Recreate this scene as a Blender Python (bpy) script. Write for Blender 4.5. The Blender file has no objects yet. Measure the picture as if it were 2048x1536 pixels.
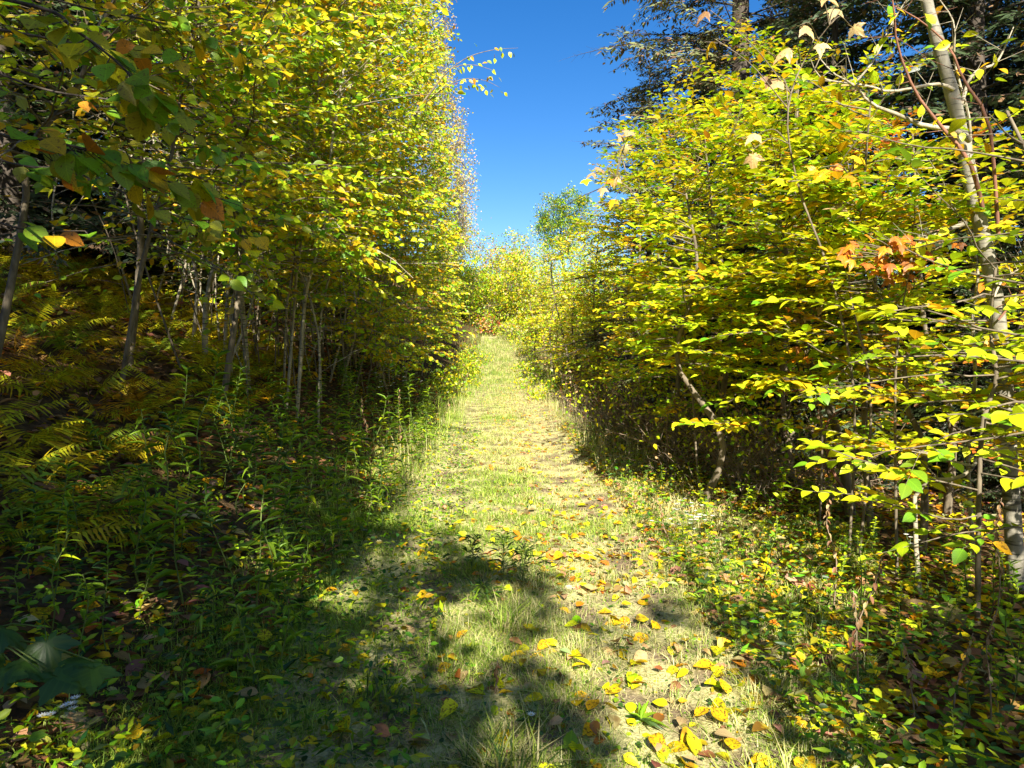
import bpy, math, random
import numpy as np
from mathutils import Vector, Matrix

rng = np.random.default_rng(11)
random.seed(11)
SC = bpy.context.scene
COL = SC.collection
R = math.radians

# ------------------------------------------------------------------ camera
CAM_Z = 1.55
PITCH = R(3.3)
F = 1359.0                       # focal length in pixels of the 2048 px wide photograph
cd = bpy.data.cameras.new('camera')
cam = bpy.data.objects.new('camera', cd)
COL.objects.link(cam)
cam.location = (0, 0, CAM_Z)
cam.rotation_euler = (R(90) - PITCH, 0, 0)
cd.sensor_width = 36.0
cd.lens = 36.0 * F / 2048.0
cd.clip_end = 3000
cd.clip_start = 0.05
SC.camera = cam

# ------------------------------------------------------------------ light
SUN_EL, SUN_AZ = R(37), R(177)   # azimuth clockwise from +Y: behind the camera, a little to its right
SUN = Vector((math.sin(SUN_AZ) * math.cos(SUN_EL), math.cos(SUN_AZ) * math.cos(SUN_EL), math.sin(SUN_EL)))
w = bpy.data.worlds.new('World')
SC.world = w
w.use_nodes = True
nt = w.node_tree
bg = nt.nodes['Background']
sky = nt.nodes.new('ShaderNodeTexSky')
sky.sky_type = 'NISHITA'
sky.sun_disc = False
sky.sun_elevation = SUN_EL
sky.sun_rotation = SUN_AZ
sky.air_density = 1.0
sky.dust_density = 0.8
sky.ozone_density = 3.0
hs = nt.nodes.new('ShaderNodeHueSaturation')
hs.inputs['Saturation'].default_value = 1.38
hs.inputs['Hue'].default_value = 0.508
nt.links.new(sky.outputs[0], hs.inputs['Color'])
nt.links.new(hs.outputs[0], bg.inputs[0])
bg.inputs[1].default_value = 0.067
sd = bpy.data.lights.new('sun', 'SUN')
sd.energy = 5.0
sd.angle = R(0.5)
sd.color = (1.0, 0.94, 0.84)
so = bpy.data.objects.new('sun', sd)
COL.objects.link(so)
so.rotation_euler = (-SUN).to_track_quat('-Z', 'Y').to_euler()
so.location = SUN * 40
SC.view_settings.view_transform = 'Standard'
SC.view_settings.look = 'None'
SC.view_settings.exposure = 1.5
SC.view_settings.gamma = 1.0
SC.view_settings.use_curve_mapping = False
SC.render.engine = 'CYCLES'
SC.cycles.max_bounces = 6
SC.cycles.diffuse_bounces = 4
SC.cycles.glossy_bounces = 2
SC.cycles.transmission_bounces = 4
SC.cycles.caustics_reflective = False
SC.cycles.caustics_refractive = False

# ------------------------------------------------------------------ helpers: space
def xc(y):
    return 0.2 - 0.02 * np.minimum(y, 60.0)

def bump(x, y):
    return (0.5 * np.sin(1.7 * x + 0.6 * y + 0.4) * np.cos(0.9 * y - 0.5 * x) + 0.3 * np.sin(3.9 * x - 2.1 * y + 1.1)
            + 0.25 * np.sin(5.3 * y + 2.2 * x) * np.sin(4.1 * x))

def g(x, y):
    """ground height"""
    x = np.asarray(x, float); y = np.asarray(y, float)
    d = x - xc(y)
    l = np.maximum(0, -d - 1.3)
    zl = 0.65 * l * l / (l + 0.6)
    zl = 7.0 * (1 - np.exp(-zl / 7.0))
    r = np.maximum(0, d - 1.8)
    zr = -0.09 * r * r / (r + 1.0)
    zr = np.maximum(zr, -2.0)
    q = np.maximum(0, y - 24.0)
    zf = 0.006 * q * q
    zf = 9.0 * (1 - np.exp(-zf / 9.0))
    rut = -0.04 * (np.exp(-((d - 0.55) / 0.25) ** 2) + np.exp(-((d + 0.75) / 0.25) ** 2))
    amp = 0.008 + 0.11 * np.clip((np.abs(d) - 1.2) / 2.0, 0, 1)
    return zl + zr + zf + rut + amp * bump(x, y)

_NT = np.random.default_rng(5).random((64, 64))
def vnoise(x, y, f):
    x = np.asarray(x) * f + 100.3; y = np.asarray(y) * f + 57.7
    i, j = np.floor(x).astype(int), np.floor(y).astype(int); u, v = x - i, y - j
    u = u * u * (3 - 2 * u); v = v * v * (3 - 2 * v)
    t = lambda a, b: _NT[a % 64, b % 64]
    return (t(i, j) * (1 - u) + t(i + 1, j) * u) * (1 - v) + (t(i, j + 1) * (1 - u) + t(i + 1, j + 1) * u) * v

def gz(x, y):
    return float(g(x, y))

def at(px, py, Y):
    """the point at distance Y ahead that the photograph shows at pixel (px, py)"""
    a, b = (px - 1024) / F, (768 - py) / F
    dy = math.cos(PITCH) + b * math.sin(PITCH)
    dz = -math.sin(PITCH) + b * math.cos(PITCH)
    s = Y / dy
    return np.array([a * s, Y, CAM_Z + dz * s])

def project(p):
    p = np.asarray(p, float).reshape(-1, 3)
    y = p[:, 1]; z = p[:, 2] - CAM_Z
    dep = y * math.cos(PITCH) - z * math.sin(PITCH)
    up = y * math.sin(PITCH) + z * math.cos(PITCH)
    dd = np.where(dep > 0.05, dep, 0.05)
    return 1024 + F * p[:, 0] / dd, 768 - F * up / dd, dep

def shadow_uv(p):
    """where a point's shadow falls on level ground"""
    k = 1.0 / math.tan(SUN_EL)
    sx, sy = -math.sin(SUN_AZ) * k, -math.cos(SUN_AZ) * k
    return p[:, 0] + sx * p[:, 2], p[:, 1] + sy * p[:, 2]

def unit(v):
    return v / np.maximum(np.linalg.norm(v, axis=-1, keepdims=True), 1e-9)

# ------------------------------------------------------------------ helpers: objects
def empty(name, loc, label=None, cat=None, group=None, kind=None):
    o = bpy.data.objects.new(name, None)
    COL.objects.link(o)
    o.location = tuple(float(v) for v in loc)
    o.empty_display_size = 0.1
    return tag(o, label, cat, group, kind)

def tag(o, label=None, cat=None, group=None, kind=None):
    if label: o['label'] = label
    if cat: o['category'] = cat
    if group: o['group'] = group
    if kind: o['kind'] = kind
    return o

class Acc:
    """collects triangles and quads with a colour and a leaf coordinate per vertex"""
    def __init__(self):
        self.v, self.t, self.q, self.c, self.u, self.n = [], [], [], [], [], 0
    def add(self, v, tris=None, quads=None, col=None, uv=None):
        v = np.asarray(v, float).reshape(-1, 3)
        n = len(v)
        if not n: return
        self.v.append(v)
        if tris is not None and len(tris): self.t.append(np.asarray(tris, int).reshape(-1, 3) + self.n)
        if quads is not None and len(quads): self.q.append(np.asarray(quads, int).reshape(-1, 4) + self.n)
        c = np.ones((n, 3)) * 0.5 if col is None else np.broadcast_to(np.asarray(col, float), (n, 3))
        self.c.append(c)
        self.u.append(np.zeros((n, 2)) if uv is None else np.asarray(uv, float))
        self.n += n
    def mesh(self, name, mat, origin=(0, 0, 0), smooth=True):
        me = bpy.data.meshes.new(name)
        if self.n:
            v = np.concatenate(self.v) - np.asarray(origin, float)
            t = np.concatenate(self.t) if self.t else np.zeros((0, 3), int)
            q = np.concatenate(self.q) if self.q else np.zeros((0, 4), int)
            me.vertices.add(len(v))
            me.vertices.foreach_set('co', v.astype(np.float32).ravel())
            loops = np.concatenate([t.ravel(), q.ravel()]).astype(np.int32)
            me.loops.add(len(loops))
            me.loops.foreach_set('vertex_index', loops)
            st = np.concatenate([np.arange(len(t)) * 3, len(t) * 3 + np.arange(len(q)) * 4]).astype(np.int32)
            me.polygons.add(len(st))
            me.polygons.foreach_set('loop_start', st)
            me.polygons.foreach_set('use_smooth', np.full(len(st), smooth))
            a = me.attributes.new('tint', 'FLOAT_COLOR', 'POINT')
            c = np.concatenate(self.c)
            a.data.foreach_set('color', np.concatenate([c, np.ones((len(c), 1))], 1).astype(np.float32).ravel())
            b = me.attributes.new('leaf_uv', 'FLOAT2', 'POINT')
            b.data.foreach_set('vector', np.concatenate(self.u).astype(np.float32).ravel())
            me.update(calc_edges=True)
        me.materials.append(mat)
        return me
    def build(self, name, mat, parent=None, kind=None, smooth=True, loc=None):
        org = np.array(parent.location) if parent is not None else (np.zeros(3) if loc is None else np.asarray(loc, float))
        o = bpy.data.objects.new(name, self.mesh(name, mat, org, smooth))
        COL.objects.link(o)
        if parent is not None: o.parent = parent
        elif loc is not None: o.location = tuple(loc)
        if kind: o['kind'] = kind
        return o

def put(name, me, parent, mat4):
    o = bpy.data.objects.new(name, me)
    COL.objects.link(o)
    if parent is not None: o.parent = parent
    o.matrix_basis = mat4
    return o

def copy_thing(root, loc, rotz=0.0, scale=1.0, label=None, group=None):
    r = root.copy(); COL.objects.link(r)
    r.location = tuple(float(v) for v in loc); r.rotation_euler = (0, 0, rotz); r.scale = (scale,) * 3
    if label: r['label'] = label
    if group: r['group'] = group
    for ch in list(root.children):
        c = ch.copy(); COL.objects.link(c); c.parent = r
        for gc in list(ch.children):
            d = gc.copy(); COL.objects.link(d); d.parent = c
    return r

def tube(acc, pts, rad, n=6, col=(0.3, 0.3, 0.3)):
    pts = np.asarray(pts, float); m = len(pts)
    rad = np.broadcast_to(np.asarray(rad, float), (m,))
    tan = unit(np.gradient(pts, axis=0))
    ref = np.array([0, 0, 1.0]) if abs(tan[0][2]) < 0.9 else np.array([1.0, 0, 0])
    s = unit(np.cross(tan, ref)); b = np.cross(s, tan)
    a = np.arange(n) * 2 * math.pi / n
    ring = pts[:, None, :] + rad[:, None, None] * (np.cos(a)[None, :, None] * s[:, None, :] + np.sin(a)[None, :, None] * b[:, None, :])
    i = np.arange(m - 1)[:, None] * n; j = np.arange(n)[None, :]; j2 = (j + 1) % n
    quads = np.stack([i + j, i + j2, i + n + j2, i + n + j], -1).reshape(-1, 4)
    v = ring.reshape(-1, 3)
    v = np.concatenate([v, pts[-1:] + tan[-1:] * rad[-1]])
    tip = m * n
    tris = np.stack([(m - 1) * n + np.arange(n), (m - 1) * n + (np.arange(n) + 1) % n, np.full(n, tip)], -1)
    acc.add(v, tris, quads, col)

def prisms(acc, p0, p1, r0, r1, col):
    """many straight thin twigs at once, three sided"""
    n = len(p0)
    if not n: return
    d = unit(p1 - p0)
    ref = np.where(np.abs(d[:, 2:3]) < 0.9, np.array([[0, 0, 1.0]]), np.array([[1.0, 0, 0]]))
    s = unit(np.cross(d, ref)); b = np.cross(s, d)
    a = np.arange(3) * 2 * math.pi / 3
    off = np.cos(a)[None, :, None] * s[:, None, :] + np.sin(a)[None, :, None] * b[:, None, :]
    r0 = np.broadcast_to(np.asarray(r0, float), (n,)); r1 = np.broadcast_to(np.asarray(r1, float), (n,))
    v = np.concatenate([p0[:, None] + off * r0[:, None, None], p1[:, None] + off * r1[:, None, None]], 1)
    base = np.arange(n)[:, None, None] * 6
    f = np.array([[0, 1, 4, 3], [1, 2, 5, 4], [2, 0, 3, 5]])[None]
    acc.add(v.reshape(-1, 3), None, (base + f).reshape(-1, 4), col)

def spline(ctrl, n):
    """Catmull-Rom through the control points"""
    c = np.asarray(ctrl, float)
    c = np.concatenate([2 * c[:1] - c[1:2], c, 2 * c[-1:] - c[-2:-1]])
    out = []
    m = len(c) - 3
    for t in np.linspace(0, m - 1e-6, n):
        i = int(t); u = t - i
        p0, p1, p2, p3 = c[i:i + 4]
        out.append(0.5 * (2 * p1 + (p2 - p0) * u + (2 * p0 - 5 * p1 + 4 * p2 - p3) * u * u + (3 * p1 - p0 - 3 * p2 + p3) * u ** 3))
    return np.array(out)

ENTRIES = []
def later_label(o, words, marks, tail=''):
    ENTRIES.append((o, words, marks, tail))
ORD = ['first', 'second', 'third', 'fourth', 'fifth', 'sixth', 'seventh', 'eighth', 'ninth', 'tenth', 'eleventh', 'twelfth', 'thirteenth', 'fourteenth', 'fifteenth', 'sixteenth', 'seventeenth', 'eighteenth', 'nineteenth', 'twentieth', 'twenty-first', 'twenty-second', 'twenty-third', 'twenty-fourth', 'twenty-fifth', 'twenty-sixth', 'twenty-seventh', 'twenty-eighth', 'twenty-ninth', 'thirtieth']
def finish_labels():
    by = {}
    for o, words, marks, tail in ENTRIES:
        x, y = o.location[0], o.location[1]
        m = min(marks, key=lambda q: (q[0] - x) ** 2 + (q[1] - y) ** 2)
        by.setdefault((words + ' ' + m[2] + tail), []).append((x * x + y * y, o))
    for lab, v in by.items():
        v.sort(key=lambda q: q[0])
        for i, (_, o) in enumerate(v):
            o['label'] = lab if len(v) == 1 else lab + ', ' + ORD[min(i, len(ORD) - 1)] + ' from viewer'
MARK_BANK = [(-3.9, 7.0, 'near the stoutest bank stem'), (-3.9, 8.6, 'near the forked sunlit stem'), (-3.0, 8.5, 'near the twin pale stems'), (-3.9, 5.2, 'under the leaning dark trunk'), (-2.3, 3.4, 'at the near corner of the bank'), (-3.2, 4.3, 'above the near corner of the bank'),
             (-5.6, 8.5, 'high on the fern slope'), (-7.5, 11, 'at the top of the fern slope'), (-2.7, 6.2, 'on the lower bank by the weeds'), (-5.2, 6.4, 'on the mid slope by the photo edge'), (-5.0, 11.0, 'behind the sunlit stem cluster'), (-2.2, 5.0, 'on the bank foot above the weeds')]
MARK_THICKET = [(-3.6, 9.0, 'beside the forked sunlit stem'), (-3.0, 9.2, 'beside the twin pale stems'), (-3.3, 11.3, 'under the golden crowns'), (-3.4, 13.5, 'under the lime crown by the trail'), (-3.6, 15.6, 'behind the lime crown'), (-3.6, 18.5, 'by the shade bend of the trail'), (-3.8, 22, 'where the trail narrows'),
                (-4.8, 12.3, 'one row back in the thicket'), (-5.2, 17, 'deep in the thicket'), (-5.6, 9.5, 'at the upper side of the thicket'), (-6.5, 13.5, 'at the dark back of the thicket'), (-6.5, 20, 'far back in the thicket')]
MARK_WEED = [(-1.5, 2.8, 'near the seedling corner'), (-1.9, 3.6, 'below the golden ferns'), (-1.5, 4.4, 'between ferns and shaded grass'), (-1.9, 5.4, 'below the twin pale stems'), (-1.7, 7.0, 'beside the dead bank stalk'), (-1.8, 9.0, 'beside the dry flower spike'), (-1.9, 11.5, 'under the golden crowns'), (-2.0, 14.5, 'far along the bank edge')]
MARK_BIRCH = [(1.2, 2.6, 'beside the sunny near patch'), (1.8, 2.9, 'among the withered stalks'), (2.4, 3.2, 'by the photo edge'), (1.6, 3.8, 'near the mossy stone side'), (2.6, 4.2, 'in front of the birch'), (1.4, 4.9, 'near the white aster'), (2.4, 5.2, 'below the slim straight sapling'), (1.6, 6.2, 'before the twig tangle'), (3.0, 6.4, 'at the foot of the ragged trunk'), (1.8, 8.0, 'beside the biggest twig tangle'), (3.4, 5.2, 'in the dark behind the birch')]
MARK_LEAF = [(0.2, 2.4, 'by the long dark tuft'), (0.65, 2.5, 'by the bright seedling pair'), (1.1, 2.4, 'by the bright near tuft'), (0.3, 3.0, 'by the pinkish-tan lobed leaf'), (0.75, 3.0, 'beside the dandelion rosette'), (1.2, 3.0, 'near the big brown leaf'), (-0.5, 2.5, 'by the dark crumpled leaf'), (-1.0, 2.6, 'in the shaded grass corner'),
             (-0.6, 3.2, 'by the pale silvery leaf'), (-1.3, 3.3, 'under the corner weeds'), (0.0, 3.7, 'by the rosette weed'), (0.7, 3.7, 'in the wheel-track shade'), (1.4, 3.7, 'at the weedy rim'), (2.0, 3.0, 'among the withered stalks'), (2.3, 3.8, 'near the mossy stone'), (-0.8, 4.2, 'in the shaded grass'), (0.2, 4.5, 'by the lone dark weed'), (0.9, 4.5, 'at the start of the sun'), (1.7, 4.6, 'near the white aster'), (-1.7, 4.0, 'by the lance-leaved weeds'), (2.8, 4.4, 'in front of the birch')]

# ------------------------------------------------------------------ materials
def new_mat(name):
    m = bpy.data.materials.new(name); m.use_nodes = True
    m.node_tree.nodes.clear()
    N = m.node_tree.nodes; L = m.node_tree.links
    out = N.new('ShaderNodeOutputMaterial')
    return m, N, L, out

def node(N, t, **kw):
    n = N.new(t)
    for k, v in kw.items(): setattr(n, k, v)
    return n

def math_n(N, L, op, a, b=None, clamp=False):
    n = node(N, 'ShaderNodeMath', operation=op, use_clamp=clamp)
    for i, v in enumerate((a, b)):
        if v is None: continue
        if isinstance(v, (int, float)): n.inputs[i].default_value = v
        else: L.new(v, n.inputs[i])
    return n.outputs[0]

def mix_col(N, L, f, a, b, mode='MIX'):
    n = node(N, 'ShaderNodeMix', data_type='RGBA', blend_type=mode)
    for i, v in ((0, f), (6, a), (7, b)):
        if isinstance(v, (int, float)): n.inputs[i].default_value = v
        elif isinstance(v, tuple): n.inputs[i].default_value = (*v, 1.0)
        else: L.new(v, n.inputs[i])
    return n.outputs[2]

def ramp(N, L, fac, stops):
    n = node(N, 'ShaderNodeValToRGB')
    e = n.color_ramp.elements
    while len(e) < len(stops): e.new(0.5)
    for i, (p, c) in enumerate(stops):
        e[i].position = p; e[i].color = (*c, 1.0)
    L.new(fac, n.inputs[0])
    return n.outputs[0]

def leaf_mat(name, trans=0.35, gloss=0.05, veins=True, spots=0.0, cover=(0.58, 0.68)):
    m, N, L, out = new_mat(name)
    at_ = node(N, 'ShaderNodeAttribute', attribute_name='tint')
    oi = node(N, 'ShaderNodeObjectInfo')
    col = at_.outputs['Color']
    val = math_n(N, L, 'MULTIPLY_ADD', oi.outputs['Random'], 0.3); val.node.inputs[2].default_value = 0.85
    h = node(N, 'ShaderNodeHueSaturation'); L.new(val, h.inputs['Value']); L.new(col, h.inputs['Color'])
    col = h.outputs[0]
    if veins:
        uv = node(N, 'ShaderNodeAttribute', attribute_name='leaf_uv')
        sx = node(N, 'ShaderNodeSeparateXYZ'); L.new(uv.outputs['Vector'], sx.inputs[0])
        ax = math_n(N, L, 'ABSOLUTE', sx.outputs[0])
        mid = math_n(N, L, 'LESS_THAN', ax, 0.018)
        k = math_n(N, L, 'SUBTRACT', sx.outputs[1], math_n(N, L, 'MULTIPLY', ax, 0.8))
        k = math_n(N, L, 'SINE', math_n(N, L, 'MULTIPLY', k, 60.0))
        k = math_n(N, L, 'MULTIPLY', math_n(N, L, 'GREATER_THAN', k, 0.8), 0.35)
        vm = math_n(N, L, 'MAXIMUM', math_n(N, L, 'MULTIPLY', mid, 0.6), k)
        lig = mix_col(N, L, 1.0, col, (1.5, 1.5, 1.3), 'MULTIPLY')
        col = mix_col(N, L, vm, col, lig)
    if spots > 0:
        tc = node(N, 'ShaderNodeTexCoord')
        nz = node(N, 'ShaderNodeTexNoise'); nz.inputs['Scale'].default_value = 9.0; nz.inputs['Detail'].default_value = 3.0
        vadd = node(N, 'ShaderNodeVectorMath', operation='MULTIPLY_ADD')
        L.new(oi.outputs['Random'], vadd.inputs[0]); vadd.inputs[1].default_value = (13, 31, 7); L.new(tc.outputs['Object'], vadd.inputs[2])
        L.new(vadd.outputs[0], nz.inputs['Vector'])
        sp = ramp(N, L, nz.outputs[0], [(cover[0], (0, 0, 0)), (cover[1], (1, 1, 1))])
        col = mix_col(N, L, math_n(N, L, 'MULTIPLY', sp, spots), col, (0.14, 0.07, 0.015))
    d = node(N, 'ShaderNodeBsdfDiffuse'); L.new(col, d.inputs[0])
    t = node(N, 'ShaderNodeBsdfTranslucent'); L.new(col, t.inputs[0])
    mx = node(N, 'ShaderNodeMixShader'); mx.inputs[0].default_value = trans
    L.new(d.outputs[0], mx.inputs[1]); L.new(t.outputs[0], mx.inputs[2])
    gl = node(N, 'ShaderNodeBsdfGlossy'); gl.inputs['Roughness'].default_value = 0.42; gl.inputs[0].default_value = (1, 1, 1, 1)
    m2 = node(N, 'ShaderNodeMixShader'); m2.inputs[0].default_value = gloss
    L.new(mx.outputs[0], m2.inputs[1]); L.new(gl.outputs[0], m2.inputs[2])
    L.new(m2.outputs[0], out.inputs[0])
    return m

def bark_mat(name, c1, c2, scale=(14, 14, 4), bands=False, scar=(0.05, 0.045, 0.035)):
    m, N, L, out = new_mat(name)
    tc = node(N, 'ShaderNodeTexCoord')
    mp = node(N, 'ShaderNodeMapping'); mp.inputs['Scale'].default_value = scale; L.new(tc.outputs['Object'], mp.inputs[0])
    nz = node(N, 'ShaderNodeTexNoise'); nz.inputs['Scale'].default_value = 1.6; nz.inputs['Detail'].default_value = 6; nz.inputs['Roughness'].default_value = 0.65
    L.new(mp.outputs[0], nz.inputs['Vector'])
    col = ramp(N, L, nz.outputs[0], [(0.3, c2), (0.62, c1)])
    h = nz.outputs[0]
    if bands:
        mp2 = node(N, 'ShaderNodeMapping'); mp2.inputs['Scale'].default_value = (5, 5, 60); L.new(tc.outputs['Object'], mp2.inputs[0])
        n2 = node(N, 'ShaderNodeTexNoise'); n2.inputs['Scale'].default_value = 1.0; n2.inputs['Detail'].default_value = 3; L.new(mp2.outputs[0], n2.inputs['Vector'])
        bm = ramp(N, L, n2.outputs[0], [(0.585, (0, 0, 0)), (0.635, (1, 1, 1))])
        col = mix_col(N, L, math_n(N, L, 'MULTIPLY', bm, 0.85), col, scar)
    b = node(N, 'ShaderNodeBsdfPrincipled'); b.inputs['Roughness'].default_value = 0.85
    b.inputs['Specular IOR Level'].default_value = 0.2
    L.new(col, b.inputs['Base Color'])
    bp = node(N, 'ShaderNodeBump'); bp.inputs['Strength'].default_value = 0.5; bp.inputs['Distance'].default_value = 0.01
    L.new(h, bp.inputs['Height']); L.new(bp.outputs[0], b.inputs['Normal'])
    L.new(b.outputs[0], out.inputs[0])
    return m

M_LEAF = leaf_mat('leaf_surface', 0.38, 0.025)
M_NEAR = leaf_mat('spotted_leaf_surface', 0.35, 0.02, True, 0.8)
M_FALL = leaf_mat('weathered_leaf_surface', 0.25, 0.012, True, 0.95, (0.50, 0.64))
M_DRY = leaf_mat('dry_leaf_surface', 0.15, 0.012, True, 0.5)
M_NEEDLE = leaf_mat('needle_surface', 0.15, 0.05, False)
M_GRASS = leaf_mat('grass_surface', 0.30, 0.015, False)
M_FERN = leaf_mat('fern_surface', 0.35, 0.015, False)
M_GREY = bark_mat('grey_bark', (0.235, 0.19, 0.125), (0.075, 0.06, 0.037))
M_PALE = bark_mat('pale_bark', (0.46, 0.40, 0.28), (0.20, 0.17, 0.105), (10, 10, 5), True)
M_BIRCH = bark_mat('birch_bark', (0.31, 0.285, 0.22), (0.17, 0.155, 0.105), (12, 12, 7), True)
M_RED = bark_mat('red_brown_bark', (0.30, 0.14, 0.085), (0.16, 0.08, 0.05))
M_DARK = bark_mat('dark_bark', (0.10, 0.08, 0.06), (0.035, 0.028, 0.02), (9, 9, 2.5))
M_STEM = bark_mat('green_stem', (0.16, 0.22, 0.05), (0.10, 0.13, 0.035))
M_STRAW = bark_mat('dry_stem', (0.34, 0.26, 0.17), (0.2, 0.14, 0.09))

# palette of leaf colours (the leaves' own colours)
PAL = {
    'gold': (0.66, 0.41, 0.010), 'yellow': (0.68, 0.59, 0.012), 'lime': (0.46, 0.56, 0.012), 'green': (0.19, 0.34, 0.014),
    'deep': (0.055, 0.12, 0.018), 'orange': (0.62, 0.23, 0.015), 'rust': (0.46, 0.14, 0.025), 'tan': (0.46, 0.30, 0.14),
    'brown': (0.22, 0.12, 0.055), 'cream': (0.55, 0.44, 0.20), 'olive': (0.36, 0.33, 0.015),
}
KEYS = list(PAL)
PALV = np.array([PAL[k] for k in KEYS])

def pick(weights, n):
    ks = list(weights); p = np.array([weights[k] for k in ks], float); p /= p.sum()
    idx = np.array([KEYS.index(k) for k in ks])
    return idx[rng.choice(len(ks), n, p=p)]

# ------------------------------------------------------------------ leaf shapes (length 1 along +Y, up +Z)
def leaf_rows(rows, width, fold, curl, twist=0.0, petiole=0.0):
    v, uv, tris, quads = [], [], [], []
    v.append((0, 0, 0)); uv.append((0, 0))
    k = len(rows)
    for (y, wd) in rows:
        z = -curl * y * y
        for s in (-1, 0, 1):
            x = s * wd * width
            v.append((x, y * (1 - 0.15 * abs(curl)), z + abs(s) * fold * wd + twist * x * y)); uv.append((s * wd * width, y))
    v.append((0, 1 - 0.15 * abs(curl), -curl)); uv.append((0, 1))
    tip = len(v) - 1
    tris += [(0, 2, 1), (0, 3, 2)]
    for i in range(k - 1):
        a = 1 + 3 * i; b = a + 3
        quads += [(a, a + 1, b + 1, b), (a + 1, a + 2, b + 2, b + 1)]
    a = 1 + 3 * (k - 1)
    tris += [(a, a + 1, tip), (a + 1, a + 2, tip)]
    if petiole:
        n = len(v)
        v += [(-0.012, 0, 0), (0.012, 0, 0), (0, -petiole, -0.03)]; uv += [(0, 0)] * 3
        tris.append((n, n + 2, n + 1))
    return np.array(v, float), np.array(tris), np.array(quads), np.array(uv, float)

OV_HI = [(0.08, 0.42), (0.20, 0.80), (0.36, 1.0), (0.54, 0.94), (0.72, 0.66), (0.87, 0.30)]
OV_MD = [(0.16, 0.75), (0.42, 1.0), (0.74, 0.6)]
LA_MD = [(0.12, 0.6), (0.35, 1.0), (0.7, 0.62)]

def tmpl_lo(width, fold):
    v = np.array([(0, 0, 0), (-width, 0.42, fold), (0, 1, 0), (width, 0.42, fold)], float)
    return v, np.array([(0, 2, 1), (0, 3, 2)]), np.zeros((0, 4), int), np.array([(0, 0), (-width, .42), (0, 1), (width, .42)], float)

def tmpl_mid(width, fold):
    v = np.array([(0, 0, 0), (-width * .82, 0.24, fold), (-width * .86, .60, fold), (0, 1, -.06), (width * .86, .60, fold), (width * .82, 0.24, fold)], float)
    return v, np.zeros((0, 3), int), np.array([(0, 3, 2, 1), (0, 5, 4, 3)]), v[:, :2].copy()

def maple_tmpl(droop=0.15):
    lobes = [(-2.45, 0.42), (-1.35, 0.78), (0.0, 1.0), (1.35, 0.78), (2.45, 0.42)]
    out = []
    for i, (a, r) in enumerate(lobes):
        if i: 
            am = (lobes[i - 1][0] + a) / 2
            out.append((am, 0.46))
        for da, rr in ((-0.42, 0.62), (-0.27, 0.74), (-0.22, 0.70), (-0.12, 0.86), (0, 1.0), (0.12, 0.86), (0.22, 0.70), (0.27, 0.74), (0.42, 0.62)):
            out.append((a + da, r * rr))
    v = [(0, 0, 0)]; uv = [(0, 0)]
    for a, r in out:
        x, y = math.sin(a) * r * 0.62, math.cos(a) * r * 0.62
        v.append((x, y + 0.3, -droop * r * r + 0.03 * math.cos(3 * a))); uv.append((x * 0.3 + 0.03, y))
    v[0] = (0, 0.3, 0.02)
    n = len(out)
    tris = [(0, i + 1, i) for i in range(1, n)] 
    v += [(-0.012, 0.3, 0), (0.012, 0.3, 0), (0, -0.3, -0.1)]; uv += [(0, 0)] * 3
    tris.append((n + 1, n + 3, n + 2))
    return np.array(v, float), np.array(tris), np.zeros((0, 4), int), np.array(uv, float)

def add_leaves(acc, tmpl, pos, d, nrm, size, tint):
    """tmpl instanced on every (pos, direction, normal, size, tint)"""
    n = len(pos)
    if not n: return
    tv, tt, tq, tu = tmpl
    nrm = unit(nrm - d * np.sum(nrm * d, 1, keepdims=True))
    s = np.cross(d, nrm)
    size = np.broadcast_to(np.asarray(size, float), (n,))[:, None, None]
    v = pos[:, None] + size * (tv[None, :, 0:1] * s[:, None] + tv[None, :, 1:2] * d[:, None] + tv[None, :, 2:3] * nrm[:, None])
    m = len(tv); base = np.arange(n)[:, None, None] * m
    acc.add(v.reshape(-1, 3), (base + tt[None]).reshape(-1, 3) if len(tt) else None,
            (base + tq[None]).reshape(-1, 4) if len(tq) else None, np.repeat(tint, m, 0), np.tile(tu, (n, 1)))

_LM = {}
def leaf_mesh(shape, k, v, mat):
    """shared mesh of one leaf: shape, palette index, curl variant"""
    key = (shape, k, v, mat.name)
    if key not in _LM:
        r = random.Random(str(key[:3]))
        curl, fold, tw = [(0.10, 0.10, 0.1), (0.28, 0.04, -0.3), (-0.10, 0.16, 0.25), (0.4, 0.2, 0.4)][v]
        if shape == 'ovate': t = leaf_rows(OV_HI, 0.30, fold, curl, tw, 0.18)
        elif shape == 'round': t = leaf_rows(OV_HI, 0.40, fold, curl, tw, 0.18)
        elif shape == 'lance': t = leaf_rows(LA_MD + [(0.88, 0.3)], 0.11, fold, curl + 0.25, tw)
        elif shape == 'herb': t = leaf_rows(OV_MD, 0.24, fold, curl + 0.1, tw, 0.1)
        else: t = maple_tmpl(0.1 + 0.25 * v)
        a = Acc()
        c = PALV[k] * np.array([r.uniform(.85, 1.12), r.uniform(.88, 1.1), 1.0])
        a.add(t[0], t[1], t[2], np.clip(c, 0, 0.8), t[3])
        _LM[key] = a.mesh(shape + '_leaf', mat)
    return _LM[key]

def frame(pos, d, nrm, size):
    d = d / np.linalg.norm(d); nrm = nrm - d * np.dot(nrm, d); nrm = nrm / max(np.linalg.norm(nrm), 1e-6)
    s = np.cross(d, nrm)
    return Matrix(((s[0] * size, d[0] * size, nrm[0] * size, pos[0]), (s[1] * size, d[1] * size, nrm[1] * size, pos[1]),
                   (s[2] * size, d[2] * size, nrm[2] * size, pos[2]), (0, 0, 0, 1)))

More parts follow.
